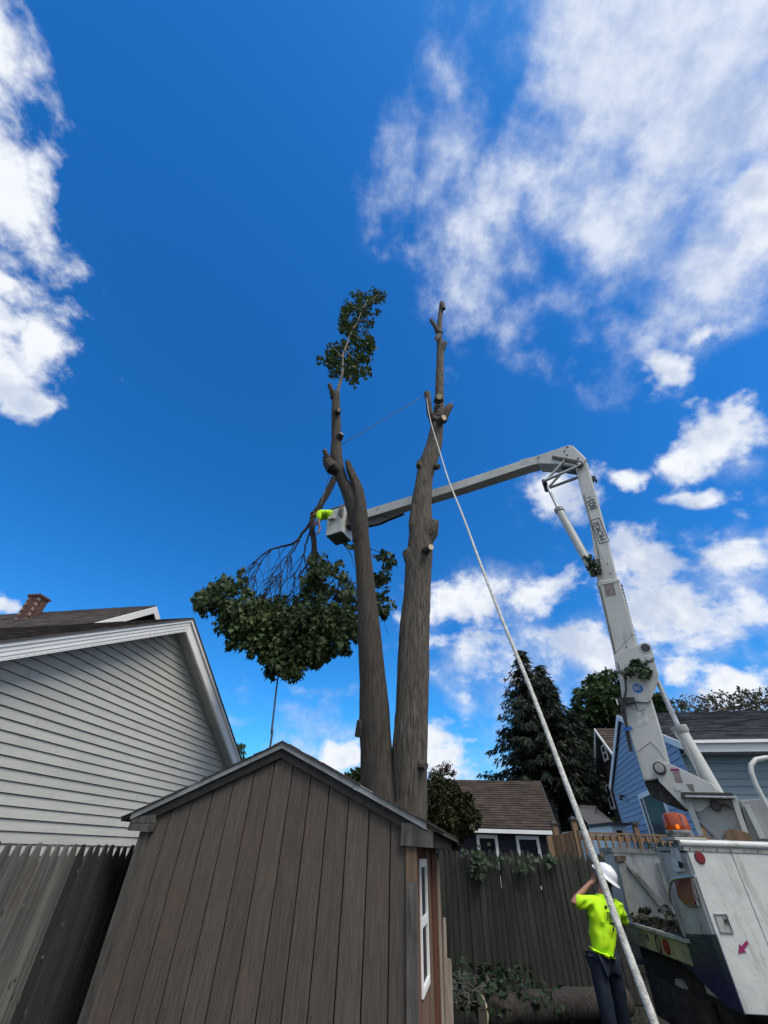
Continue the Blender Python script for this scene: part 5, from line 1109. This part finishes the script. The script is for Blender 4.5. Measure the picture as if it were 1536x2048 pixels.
for i in range(3): p = K0-kq*.03+kd*(.46+.05*i)+UZ*bh2; MB().tube([p+UZ*.02, p-kq*.04-UZ*.2, p-kq*.03-UZ*(.40+.05*i), p-kq*.03+kd*.03-UZ*(.42+.05*i), p-kq*.03+kd*.035-UZ*.2], .016, 7).build('tool_hose', M['dark'], BK, smooth=True)
MB().cbox(K0+kd*(KW+.08)+kq*.3+UZ*.55, kd*.16, kq*.3, UZ*.55).build('bucket_bracket', M['dark'], BK, bevel=.01)
MB().tube([K0+kd*(KW+.08)+kq*.3+UZ*.45, bpt(735, 1037, -.15)], .1, 12).build('boom_tip', M['dark'], UB, smooth=True)

# ------------------------------------------------------------------ leaves caught on the truck and the boom
def twig(name, label, px, py, base, n, spread, size=.13, along=(1, 0, 0)):
    c = base; mb = MB()
    for _ in range(n):
        v_ = rv(rf); p = c+Vector((v_.x*spread[0], v_.y*spread[1], v_.z*spread[2]))*1.25; leaf(mb, p, Vector((rf.uniform(-1, 1), rf.uniform(-1, .2), rf.uniform(-1, .3))), bnr+rv(rf)*.5, size*rf.uniform(.6, 1.1), MAPLE, .2)
    th = thing(name, label, 'twig', tuple(c)); tag(mb.build('leaves', M['cutleaf'], th, fix=False), kind='stuff')
    sm_ = MB()
    for _ in range(4): v = rv(rf); sm_.tube([c+v*.03, c+Vector((v.x*spread[0], v.y*spread[1], v.z*spread[2]))*2.6], .004, 5)
    sm_.build('stem', M['barkdark'], th); return th
twig('leafy_twig', 'green leafy twig caught at the foot of the elbow cylinder high on the boom', 0, 0, bpt(1185, 1130, .12), 60, (.10, .07, .20), .11)
twig('leafy_twig', 'leafy sprig snagged above the blue round emblem on the lower boom', 0, 0, bpt(1281, 1335, .16), 60, (.13, .05, .12), .115)
twig('leafy_twig', 'tangle of twigs and leaves on the left edge of the lower boom knuckle', 0, 0, bpt(1252, 1345, .14), 30, (.09, .05, .06), .08)
twig('leafy_twig', 'small leafy sprig lying on the far rim of the truck box', 0, 0, tp(.62, cF0, ztp+.03), 14, (.07, .05, .04), .08)
mb = MB()
for _ in range(650):
    x, c = rf.uniform(.0, 1.6), rf.uniform(cN+.02, cF0-.02); p = tp(x, c, zfl+rf.random()**2*(.10+.22*x/1.6)); leaf(mb, p, rv(rf), UZ+rv(rf), rf.uniform(.05, .12), MAPLE, .2)
for _ in range(50):
    x, c = rf.uniform(0, 1.2), rf.uniform(cN+.1, cF0-.1); p = tp(x, c, zfl+.04); v = rv(rf); v.z *= .2; mb.tube([p, p+v*.25], .005, 4)
tag(mb.build('leaf_litter', M['debris'], None, fix=False), 'heap of wilted leaves and twigs on the floor of the truck bed', 'leaves', kind='stuff')

# ------------------------------------------------------------------ people
def skinned(name, nodes, edges, root, m, parent, sub=2, smooth=True):
    names = list(nodes); me = bpy.data.meshes.new(name); me.from_pydata([nodes[k][0] for k in names], [(names.index(a), names.index(b)) for a, b in edges], [])
    o = bpy.data.objects.new(name, me); col.objects.link(o); md = o.modifiers.new('s', 'SKIN'); md.use_smooth_shade = True
    for i, k in enumerate(names):
        r = nodes[k][1]; me.skin_vertices[0].data[i].radius = (r, r) if isinstance(r, (int, float)) else r; me.skin_vertices[0].data[i].use_root = (k == root)
    sd_ = o.modifiers.new('u', 'SUBSURF'); sd_.levels = sub; sd_.render_levels = sub
    bpy.context.view_layer.update(); dg = bpy.context.evaluated_depsgraph_get(); m2 = bpy.data.meshes.new_from_object(o.evaluated_get(dg)); bpy.data.objects.remove(o)
    m2.materials.clear(); m2.materials.append(m); m2.polygons.foreach_set('use_smooth', [True]*len(m2.polygons)); o = bpy.data.objects.new(name, m2); col.objects.link(o); adopt(o, parent); return o
def ell(c, ax, rad, n=24, m=16, f=None):
    """ellipsoid with axes (x, y, z unit vectors) and radii; f may reshape"""
    mb = MB(); x, y, z = ax
    for i in range(m+1):
        th = math.pi*i/m
        for j in range(n):
            ph = 2*math.pi*j/n; u = Vector((math.sin(th)*math.cos(ph), math.sin(th)*math.sin(ph), math.cos(th)))
            k = f(u) if f else 1; mb.v.append(tuple(c+(x*u.x*rad[0]+y*u.y*rad[1]+z*u.z*rad[2])*k))
    for i in range(m):
        for j in range(n): a = i*n+j; b = i*n+(j+1) % n; mb.f.append((a, b, b+n, a+n)); mb.m.append(0)
    return mb
PY = 7.05
gw = thing('person', 'ground worker in yellow shirt, jeans and white hard hat looking up behind the truck', 'person', tuple(Vector((at(1210, 1900, PY).x, PY, 0))))
def pp(px, py, dy=0): return at(px, py, PY+dy)
pel = pp(1206, 1912, .02); chest = pp(1206, 1838, 0); neck = pp(1204, 1786, .02); hd_c = pp(1207, 1757, .03)
sL, sR = pp(1172, 1800, -.02), pp(1238, 1808, .12); eLb = pp(1143, 1806, -.10); hL = pp(1182, 1764, .02)
eRb = pp(1247, 1858, .22); hR = pp(1226, 1850, .42)
print('person', pel, neck, hd_c, (sL-sR).length, (sL-eLb).length, (eLb-hL).length)
hipL, hipR = pel+Vector((-.10, -.02, -.06)), pel+Vector((.10, .04, -.06)); gz = .0
knL, knR = Vector((hipL.x-.01, hipL.y-.04, .50)), Vector((hipR.x+.02, hipR.y+.06, .50)); anL, anR = Vector((hipL.x-.03, hipL.y+.03, .10)), Vector((hipR.x+.04, hipR.y+.12, .10))
fdv = Vector((-.75, .6, 0)).normalized()
# body, with five fingers on the raised hand
hn = {'pel': (pel, (.105, .08)), 'ab': (pel.lerp(chest, .5), (.10, .075)), 'ch': (chest, (.115, .08)), 'nb': (neck-UZ*.03, (.08, .07)), 'nk': (neck+UZ*.03, .055), 'hd0': (hd_c-UZ*.03, .075),
      'sl': (sL, .055), 'el': (eLb, .038), 'wl': (eLb.lerp(hL, .86), .026), 'pl': (hL, (.036, .02)), 'sr': (sR, .055), 'er': (eRb, .038), 'wr': (eRb.lerp(hR, .86), .026), 'pr': (hR, (.036, .02)),
      'hl': (hipL, .085), 'kl': (knL, .055), 'al': (anL, .04), 'hr': (hipR, .085), 'kr': (knR, .055), 'ar': (anR, .04), 'fl': (anL+fdv*.14-UZ*.05, .035), 'fr': (anR+fdv*.14-UZ*.05, .035)}
he = [('pel', 'ab'), ('ab', 'ch'), ('ch', 'nb'), ('nb', 'nk'), ('nk', 'hd0'), ('ch', 'sl'), ('sl', 'el'), ('el', 'wl'), ('wl', 'pl'), ('ch', 'sr'), ('sr', 'er'), ('er', 'wr'), ('wr', 'pr'), ('pel', 'hl'), ('hl', 'kl'), ('kl', 'al'), ('al', 'fl'), ('pel', 'hr'), ('hr', 'kr'), ('kr', 'ar'), ('ar', 'fr')]
for hand, cpt, fr_, side in (('pl', hL, (hL-eLb).normalized(), Vector((.3, .5, .3)).normalized()), ('pr', hR, (hR-eRb).normalized(), Vector((0, .3, 1)).normalized())):
    side = (side-fr_*side.dot(fr_)).normalized(); curl = fr_.cross(side)
    for k, (o_, L_) in enumerate(((-.027, .062), (-.009, .075), (.010, .078), (.028, .066))):
        a = cpt+side*o_+fr_*.045; b = a+fr_*L_*.5+curl*.008; c = b+fr_*L_*.35+curl*.03
        for nm, p, r__ in (('a', a, .0105), ('b', b, .0095), ('c', c, .008)): hn[hand+nm+str(k)] = (p, r__)
        he += [(hand, hand+'a'+str(k)), (hand+'a'+str(k), hand+'b'+str(k)), (hand+'b'+str(k), hand+'c'+str(k))]
    a = cpt-side*.038+fr_*.005; b = a-side*.02+fr_*.035+curl*.02
    hn[hand+'t0'] = (a, .012); hn[hand+'t1'] = (b, .010); he += [(hand, hand+'t0'), (hand+'t0', hand+'t1')]
skinned('body', hn, he, 'pel', M['skin'], gw, 2)
# head tilted back, looking up to the left and away
look = Vector((-.62, .45, .62)).normalized(); hup = Vector((.42, -.30, .85)); hup = (hup-look*hup.dot(look)).normalized(); hsd = look.cross(hup)
def hf(u):      # x = face, y = side, z = up
    k = 1
    if u.x > .2: k *= 1-.10*abs(u.y)*1.2
    if u.z < -.3: k *= 1-.22*(-u.z-.3)*(1.2-u.x)
    k += .22*math.exp(-((u.y/.12)**2+((u.z+.08)/.16)**2))*(u.x > .5)
    return k
HR = (.098, .076, .118)
hd_o = ell(hd_c, (look, hsd, hup), HR, 28, 20, hf).build('head', M['skin'], gw, smooth='all')
for s_ in (-1, 1):
    ell(hd_c+hsd*s_*.078-look*.005, (look, hsd, hup), (.022, .009, .034), 10, 8).build('ear', M['skin'], hd_o, smooth='all')
    ell(hd_c+hsd*s_*.032+look*.088+hup*.012, (look, hsd, hup), (.012, .014, .008), 10, 8).build('eye', M['whitesticker'], hd_o, smooth='all')
    MB().tube([hd_c+hsd*s_*.016+look*.096+hup*.03, hd_c+hsd*s_*.05+look*.086+hup*.032], .005, 6).build('eyebrow', M['hair'], hd_o, smooth='all')
MB().tube([hd_c+hsd*-.022+look*.092-hup*.052, hd_c+look*.098-hup*.050, hd_c+hsd*.022+look*.092-hup*.052], .0055, 8).build('lips', M['greysticker'], hd_o, smooth='all')
ell(hd_c-look*.02+hup*.01, (look, hsd, hup), (.090, .080, .112), 20, 14).build('hair', M['hair'], gw, smooth='all')
# full-brim hard hat
hc = hd_c+hup*.045-look*.012
def ring(prof, n=36):
    mb = MB()
    for r__, z in prof:
        for j in range(n): a = 2*math.pi*j/n; mb.v.append(tuple(hc+look*math.cos(a)*r__*1.12+hsd*math.sin(a)*r__+hup*z))
    for i in range(len(prof)-1):
        for j in range(n): a = i*n+j; b = i*n+(j+1) % n; mb.f.append((a, b, b+n, a+n)); mb.m.append(0)
    return mb
ht = ring([(.155, -.012), (.158, -.005), (.150, .0), (.118, .012), (.112, .03), (.108, .06), (.09, .095), (.058, .118), (.02, .128), (.002, .129), (.002, .123), (.055, .112), (.085, .09), (.102, .058), (.108, .02), (.148, -.008), (.155, -.012)]).build('hard_hat', M['hat'], gw, smooth='all')
for o_ in (-.018, .018): MB().tube([hc+hsd*o_+look*.10+hup*.07, hc+hsd*o_+look*.06+hup*.112, hc+hsd*o_+hup*.128, hc+hsd*o_-look*.06+hup*.112, hc+hsd*o_-look*.10+hup*.07], .006, 8).build('hat_ridge', M['hat'], ht, smooth='all')
nb_ = neck+Vector((.07, -.06, -.0)); MB().prism([hd_c-look*.07+hsd*-.05-hup*.02, hd_c-look*.07+hsd*.06-hup*.02, nb_+Vector((.03, .04, -.03)), nb_+Vector((-.03, -.02, -.05))], -look*.02).build('neck_cloth', M['navy'], gw, bevel=.006)
# T-shirt: torso and short sleeves with folds
tn = {'w': (pel+UZ*.03, (.165, .125)), 'h': (pel-UZ*.01, (.168, .13)), 'a': (pel.lerp(chest, .5), (.16, .12)), 'c': (chest+UZ*.02, (.165, .12)), 'n': (neck-UZ*.05, (.10, .085)), 'n2': (neck-UZ*.0, (.072, .066)),
      'sl': (sL, .082), 'el': (sL.lerp(eLb, .82), .076), 'sr': (sR, .082), 'er': (sR.lerp(eRb, .85), .074)}
shirt = skinned('t_shirt', tn, [('h', 'w'), ('w', 'a'), ('a', 'c'), ('c', 'n'), ('n', 'n2'), ('c', 'sl'), ('sl', 'el'), ('c', 'sr'), ('sr', 'er')], 'a', M['hivis'], gw, 3)
for v in shirt.data.vertices:
    c = v.co; w = noise.noise(Vector((c.x*5+c.z*6, c.y*5, c.z*13-c.x*9))); w2 = noise.noise(Vector((c.x*12, c.y*12, c.z*5)))
    w3 = 1-abs(noise.noise(Vector((c.x*4+c.z*5.5, c.y*4, c.z*9-c.x*7)))); v.co = c+v.normal*(.018*w+.008*w2+.05*(w3-.8))
jn = {'p': (pel-UZ*.02, (.14, .105)), 'hl': (hipL, .105), 'kl': (knL, .082), 'al': (anL+UZ*.02, .075), 'hr': (hipR, .105), 'kr': (knR, .082), 'ar': (anR+UZ*.02, .075)}
je = skinned('jeans', jn, [('p', 'hl'), ('hl', 'kl'), ('kl', 'al'), ('p', 'hr'), ('hr', 'kr'), ('kr', 'ar')], 'p', M['jeans'], gw, 3)
for v in je.data.vertices: v.co = v.co+v.normal*.008*noise.noise(v.co*11)
for a in (anL, anR): MB().tube([a+UZ*.06, a-UZ*.02, a+fdv*.05-UZ*.06, a+fdv*.2-UZ*.065], [.06, .058, .055, .04], 12).build('boot', M['boot'], gw, smooth='all')
# lettering on the back of the shirt
bdir2 = Vector((.86, .34, 0)).normalized(); bn2 = bdir2.cross(UZ)
if bn2.dot(EYE-chest) < 0: bn2 = -bn2
tx = pp(1218, 1824, 0)
def onshirt(px, py):
    p = pp(px, py, 0); dv = (p-EYE).normalized(); best = None; m2 = shirt.data
    ok, loc, nr, _ = shirt.ray_cast(shirt.matrix_world.inverted() @ EYE, dv); return (loc, nr) if ok else (p-dv*.16, bn2)
bpy.context.view_layer.update()
for s_, px, py, sz in (('TREE', 1220, 1829, .062), ('E IS O', 1221, 1838, .05), ('FIRE', 1223, 1848, .05)):
    loc, nr = onshirt(px, py); o = text(s_, Vector(loc)+Vector(nr)*.012, bdir2, UZ*.97+bdir2*.22, sz, M['inkblack'], gw, 'shirt_lettering', .004)
loc, nr = onshirt(1212, 1814); ell(Vector(loc)+Vector(nr)*.002, (bdir2, bn2, UZ), (.022, .008, .018), 12, 8).build('shirt_print', M['inkblack'], gw)
loc, nr = onshirt(1226, 1858); ell(Vector(loc)+Vector(nr)*.002, (bdir2, bn2, UZ), (.018, .008, .022), 12, 8).build('shirt_print', M['inkblack'], gw)

# worker in the bucket, leaning out over its left side with one arm down to the limb
QY = KY-.05
bw = thing('person', 'worker in yellow shirt leaning out of the raised bucket to hold the limb', 'person', tuple(K0+kd*.3+kq*.3+UZ*.05))
def q_(px, py, dy=0): return at(px, py, QY+dy)
feet = K0+kd*.32+kq*.3+UZ*.06; hipc = K0+kd*.24+kq*.3+UZ*.92; ch2 = q_(643, 1030); nk2 = q_(633, 1029); hd2 = q_(626, 1030)
b2 = {'p': (hipc, (.10, .08)), 'c': (ch2, (.10, .08)), 'n': (nk2, .06), 'h': (hd2, .07), 'sl': (ch2+Vector((-.06, -.18, -.02)), .055), 'el': (q_(637, 1046, -.15), .042), 'wl': (q_(640, 1058, -.1), .03), 'hl': (q_(636, 1066, -.1), .034), 'sr': (ch2+Vector((-.06, .18, .0)), .055), 'er': (q_(634, 1044, .2), .04), 'hr': (q_(629, 1052, .1), .032),
      'k1': (feet+kq*-.1+UZ*.5, .06), 'f1': (feet-kq*.1, .05), 'k2': (feet+kq*.12+UZ*.5, .06), 'f2': (feet+kq*.12, .05)}
e2_ = [('p', 'c'), ('c', 'n'), ('n', 'h'), ('c', 'sl'), ('sl', 'el'), ('el', 'wl'), ('wl', 'hl'), ('c', 'sr'), ('sr', 'er'), ('er', 'hr'), ('p', 'k1'), ('k1', 'f1'), ('p', 'k2'), ('k2', 'f2')]
for k in range(4):
    a = b2['hl'][0]+Vector((-.03, -.03+.02*k, -.03)); b2['fa%d' % k] = (a, .010); b2['fb%d' % k] = (a+Vector((-.03, 0, -.035)), .009); e2_ += [('hl', 'fa%d' % k), ('fa%d' % k, 'fb%d' % k)]
b2['th'] = (b2['hl'][0]+Vector((-.035, .03, .02)), .011); e2_.append(('hl', 'th'))
skinned('body', b2, e2_, 'p', M['skin'], bw, 2)
lk = Vector((-.75, .1, -.55)).normalized(); u_ = Vector((-.5, 0, .8)); u_ = (u_-lk*u_.dot(lk)).normalized()
h2 = ell(hd2, (lk, lk.cross(u_), u_), HR, 20, 14, hf).build('head', M['skin'], bw, smooth='all'); ell(hd2-lk*.02+u_*.03, (lk, lk.cross(u_), u_), (.1, .086, .1), 18, 12).build('hair', M['hair'], bw, smooth='all')
t2 = {'p': (hipc+UZ*.05, (.165, .13)), 'm': (hipc.lerp(ch2, .5), (.17, .14)), 'c': (ch2, (.18, .15)), 'n': (ch2.lerp(nk2, .6), .10), 'sl': (b2['sl'][0], .085), 'el': (b2['sl'][0].lerp(b2['el'][0], .75), .075), 'sr': (b2['sr'][0], .085), 'er': (b2['sr'][0].lerp(b2['er'][0], .75), .075)}
sh2 = skinned('t_shirt', t2, [('p', 'm'), ('m', 'c'), ('c', 'n'), ('c', 'sl'), ('sl', 'el'), ('c', 'sr'), ('sr', 'er')], 'm', M['hivis'], bw, 3)
for v in sh2.data.vertices: v.co = v.co+v.normal*.014*noise.noise(v.co*9)
skinned('jeans', {'p': (hipc-UZ*.03, (.14, .11)), 'k1': (b2['k1'][0], .08), 'f1': (b2['f1'][0]+UZ*.04, .07), 'k2': (b2['k2'][0], .08), 'f2': (b2['f2'][0]+UZ*.04, .07)}, [('p', 'k1'), ('k1', 'f1'), ('p', 'k2'), ('k2', 'f2')], 'p', M['jeans'], bw, 2)

# ------------------------------------------------------------------ trees beyond the yard
def conifer(name, label, base, H, Rb, leafm, levels, trunkr, zlow, seed=1, twin=None, dens=1.0):
    r = random.Random(seed); th = thing(name, label, 'tree', tuple(base)); b = Vector(base); mb = MB()
    mb.tube([b-UZ*.2, b+UZ*H*.3, b+UZ*H*.7, b+UZ*H*.98], [trunkr, trunkr*.8, trunkr*.4, .03], 12, wob=lambda i, j, p, dv: 1+.1*noise.noise((p+dv)*3)); mb.build('trunk', M['sprucebark'], th, smooth='all')
    f = MB(); br = MB()
    def spray(p, dr, L):
        sd = dr.cross(UZ)
        if sd.length < .01: return
        sd.normalize()
        for s_ in (-1, 0, 1):
            q = p; dd_ = (dr*.5+sd*s_*.5+Vector((0, 0, -.55*r.uniform(.4, 1.6)))).normalized(); w = L*.09; e = q+dd_*L*r.uniform(.6, 1.15); m_ = q.lerp(e, .5)
            s2 = dd_.cross(Vector((r.uniform(-1, 1), r.uniform(-1, 1), r.uniform(-.2, 1)))).normalized()
            f.add([q, m_+s2*w, e, m_-s2*w], [(0, 1, 2), (0, 2, 3)])
    tops = [(b, H, Rb)]+([twin] if twin else [])
    for (bb, HH, RB) in tops:
        for i in range(levels):
            t = i/(levels-1); z = zlow+(HH-zlow)*t; Rr = RB*((1-t)**1.0)*(1-.25*max(0, .18-t)/.18)+.15; nb_ = int(6+6*(1-t))
            for k in range(nb_):
                a = r.uniform(0, 6.283); RR = Rr*r.uniform(.55, 1.18)*(1+.15*math.sin(a*3+z)); dr = Vector((math.cos(a), math.sin(a), 0)); p0 = bb+UZ*z; steps = max(3, int(RR/.28*dens))
                e_ = p0+dr*RR+UZ*(-.22*RR+.35*(t**2)*RR)
                if k % 2 == 0: br.tube([p0, p0.lerp(e_, .6)-UZ*.03*RR, e_], [.05*(1-t)+.015, .02, .006], 5)
                for s_ in range(steps):
                    u = .12+.88*(s_+r.random())/steps; q = p0+dr*RR*u+UZ*((-.22*RR+.35*(t**2)*RR)*u+.10*RR*u*u); L = r.uniform(.30, .62)
                    spray(q+rv(r)*.13, (dr+rv(r)*.5).normalized(), L)
                    if r.random() < .7: spray(q+rv(r)*.25, (dr+rv(r)*.8).normalized(), L*.9)
    tag(br.build('limbs', M['barkdark'], th), kind='stuff'); tag(f.build('crown', leafm, th, fix=False), kind='stuff'); return th
SY = 30.0; sbp = at(1108, 1600, SY); apx = at(1052, 1302, SY); H1 = apx.z; ap2 = at(1088, 1318, SY+.4)
base = Vector((sbp.x-.1, SY, 0)); print('spruce', base, H1)
conifer('spruce_tree', 'tall dark spruce with drooping branches and pale trunk behind the small dark house', base+Vector((-.2, 0, 0)), H1, 3.9, M['spruce'], 48, .42, 5.2, 3, (base+Vector((1.1, .3, 0)), ap2.z-.6, 2.8), 1.8)
cb2 = at(482, 1489, 34); conifer('small_conifer', 'small conifer tip showing between the grey house and the shed roof', Vector((cb2.x, 34, 0)), cb2.z, 1.6, M['broad'], 16, .15, 1.5, 5)
def broadtree(name, label, blobs, Y, size, count, leafm, trunk, cat='tree', shape=OVAL, trunkr=.3, twigs=0, dep=1.0, barkm='barkdark', name2='crown', seed=2, bare=0.0):
    """blobs: (px, py, radius px) clumps of the crown at distance Y"""
    r = random.Random(seed); t0_ = at(trunk[0], trunk[1], Y); b = Vector((t0_.x, Y, 0)); th = thing(name, label, cat, tuple(b)); w = MB(); cs_ = []
    for px, py, rp in blobs:
        c = at(px, py, Y+r.uniform(-1, 1)*dep); R_ = (at(px+rp, py, Y)-at(px, py, Y)).length; cs_.append((c, R_))
    top = b+UZ*max(.5, min(c.z for c, _ in cs_)*.9)
    w.tube([b-UZ*.2, b.lerp(top, .5), top], [trunkr, trunkr*.85, trunkr*.6], 10, wob=lambda i, j, p, dv: 1+.12*noise.noise((p+dv)*2)); tr = w.build('trunk', M[barkm], th, smooth='all')
    w = MB()
    for c, R_ in cs_:
        limb(w, [top-UZ*.1, top.lerp(c, .5)+rv(r)*.3, c], trunkr*.4, .03, 6, 3, .05, r)
        for k in range(4+twigs):
            e = c+rv(r)*R_*1.05; limb(w, [c.lerp(top, .1), c.lerp(e, .5)+rv(r)*R_*.1, e], .035, .008, 5, 2, .05, r)
    tag(w.build('limbs', M[barkm], th, smooth='all'), kind='stuff'); f = MB(); tot = sum(R_**2 for _, R_ in cs_)
    for c, R_ in cs_:
        for _ in range(int(count*R_**2/tot)):
            v = rv(r); v = v.normalized()*(v.length**.45)
            if noise.noise((c+v*R_)*(1.5/max(R_, .3)*1.6)) < -.12+bare: continue
            p = c+v*R_*Vector((1, 1, .85)).length/1.65; leaf(f, p, rv(r)+Vector((0, 0, -.3)), UZ+rv(r), size*r.uniform(.6, 1.2), shape, .1)
    tag(f.build(name2, leafm, th, fix=False), kind='stuff'); return th
broadtree('broadleaf_tree', 'rounded green broadleaf tree between the spruce and the boom', [(1195, 1375, 26), (1222, 1362, 24), (1180, 1410, 34), (1215, 1405, 36), (1240, 1400, 24), (1170, 1450, 32), (1205, 1450, 40), (1235, 1440, 26), (1185, 1490, 36), (1165, 1530, 30), (1170, 1575, 30), (1175, 1605, 26), (1150, 1600, 24)], 36, .42, 15000, M['broad'], (1165, 1700), trunkr=.35, bare=-.05)
broadtree('background_tree', 'dark leafy tree low behind the spruce trunk', [(1130, 1560, 26), (1150, 1590, 26), (1140, 1620, 26), (1090, 1600, 20), (1185, 1625, 20), (1120, 1640, 24), (1215, 1590, 26), (1230, 1625, 24), (1205, 1560, 20), (1160, 1662, 30), (1200, 1664, 30), (1240, 1665, 30)], 33, .4, 7000, M['broad'], (1140, 1690), trunkr=.25, seed=5)
broadtree('thin_autumn_tree', 'thin-leaved autumn tree above the dark roof of the blue house', [(1330, 1415, 18), (1355, 1418, 20), (1385, 1410, 24), (1415, 1415, 24), (1440, 1405, 22), (1465, 1415, 26), (1490, 1400, 22), (1510, 1405, 24), (1535, 1400, 24), (1560, 1395, 26)], 32, .24, 6000, M['sparse'], (1450, 1700), trunkr=.3, twigs=9, seed=7, barkm='sprucebark', bare=.22)
broadtree('leafy_tree', 'small leafy tree just right of the lower boom above the blue gable', [(1318, 1398, 13), (1322, 1418, 18), (1335, 1430, 14)], 30, .3, 1300, M['broad'], (1330, 1700), trunkr=.2, seed=8)
broadtree('leafy_shrub', 'dense dark green bush beside the maple trunk at the small dark house', [(872, 1575, 24), (895, 1590, 28), (870, 1610, 30), (915, 1610, 26), (885, 1640, 30), (925, 1640, 26), (945, 1635, 18), (860, 1650, 26), (905, 1665, 24), (935, 1600, 14)], 12.6, .075, 34000, M['bush'], (895, 1720), 'shrub', trunkr=.08, dep=.3, seed=9)
broadtree('red_autumn_tree', 'upright reddish bare-twigged tree above the small house roof', [(880, 1545, 15), (893, 1535, 13), (868, 1548, 12), (905, 1548, 10)], 24, .13, 380, M['red'], (885, 1700), trunkr=.1, twigs=16, seed=10, barkm='barkdark')
broadtree('background_tree', 'sliver of green tree between the shed roof and the left maple stem', [(712, 1552, 10), (722, 1548, 10), (700, 1560, 10)], 26, .3, 700, M['broad'], (712, 1700), trunkr=.15, seed=12)

# ------------------------------------------------------------------ log, brush and ivy by the back fence
l0 = at(964, 2022, 8.3); r_l = .17; zlo = r_l+.02; l0.z = zlo; d_ = ray(964, 2022)
k_ = (zlo-1.85)/d_.z; l0 = EYE+d_*k_; d_ = ray(1180, 2066); l1 = EYE+d_*((zlo-1.85)/d_.z); print('log', l0, l1)
l1 = l0+Vector((2.4, .8, 0))
lg = MB(); n_ = 14; lg.tube([l0.lerp(l1, i/n_)+Vector((0, .03*math.sin(i), 0)) for i in range(n_+1)], [r_l*(1+.06*math.sin(i*1.7)) for i in range(n_+1)], 24, wob=lambda i, j, p, dv: 1+.08*noise.noise((p+dv*.2)*Vector((4, 14, 14)).length*.3))
lt_ = thing('cut_log', 'long cut log lying on the ground in front of the back stockade fence', 'log', tuple(l0)); lg.build('trunk', M['barkleft'], lt_, smooth='all'); v = (l0-l1).normalized(); MB().tube([l0-v*.01, l0+v*.012], r_l*.92, 24).build('sawn_face', M['cut'], lt_)
l2 = l0+Vector((-.15, .85, .02)); lt_ = thing('cut_log', 'shorter cut log behind the long one near the fence foot', 'log', tuple(l2)); MB().tube([l2, l2+Vector((.55, .25, .03))], [.15, .14], 20).build('trunk', M['bark'], lt_, smooth='all'); MB().disc(l2, (-1, -.3, 0), .135, .012, 20).build('sawn_face', M['cutold'], lt_)
mb = MB(); rb3 = random.Random(31); c = l0+Vector((-.55, .15, 0))
for _ in range(130):
    p = c+Vector((rb3.uniform(-.5, .45), rb3.uniform(-.5, .8), rb3.uniform(.0, .25))); v = rv(rb3); v.z = abs(v.z)*.4; limb(mb, [p, p+v*.3, p+v*.6+Vector((0, 0, -.08))], rb3.uniform(.006, .014), .003, 5, 3, .03, rb3)
tag(mb.build('brush_pile', M['deadtwig'], None), 'tangle of pale bare twigs on the ground beside the shed', 'twigs', kind='stuff')
mb = MB()
for _ in range(500):
    p = c+Vector((rb3.uniform(-.6, 1.6), rb3.uniform(-.5, 1.2), rb3.uniform(.02, .3))); leaf(mb, p, rv(rb3), UZ+rv(rb3), rb3.uniform(.06, .12), MAPLE, .2)
tag(mb.build('fallen_leaves', M['cutleaf'], None, fix=False), 'green fallen leaves round the cut log and twigs', 'leaves', kind='stuff')
iv = thing('ivy', 'ivy climbing over the top of the back stockade fence', 'vine', tuple(at(990, 1740, FY-.06)))
mb = MB()
for px, py, rx, ry, n in ((954, 1718, 12, 26, 46), (962, 1745, 10, 14, 18), (1010, 1716, 16, 10, 8), (1046, 1735, 16, 12, 22), (1100, 1718, 11, 12, 20), (1062, 1712, 10, 10, 6), (930, 1705, 10, 10, 4), (985, 1725, 12, 14, 6)):
    for _ in range(n):
        p = at(px+rb3.gauss(0, .5)*rx, py+rb3.gauss(0, .5)*ry, FY-.07-rb3.random()*.1); leaf(mb, p, Vector((rb3.uniform(-1, 1), -.3, -rb3.uniform(.2, 1))), Vector((0, -1, .4))+rv(rb3)*.5, rb3.uniform(.07, .12), MAPLE, .15)
tag(mb.build('leaves', M['cutleaf'], iv, fix=False), kind='stuff')
mb = MB()
for x0 in (948, 958, 1005, 1048, 1098): limb(mb, [at(x0+rb3.uniform(-8, 8), 1800, FY-.06), at(x0, 1750, FY-.07), at(x0+rb3.uniform(-6, 6), 1702, FY-.07)], .008, .004, 5, 3, .01, rb3)
mb.build('vine_stem', M['barkdark'], iv)
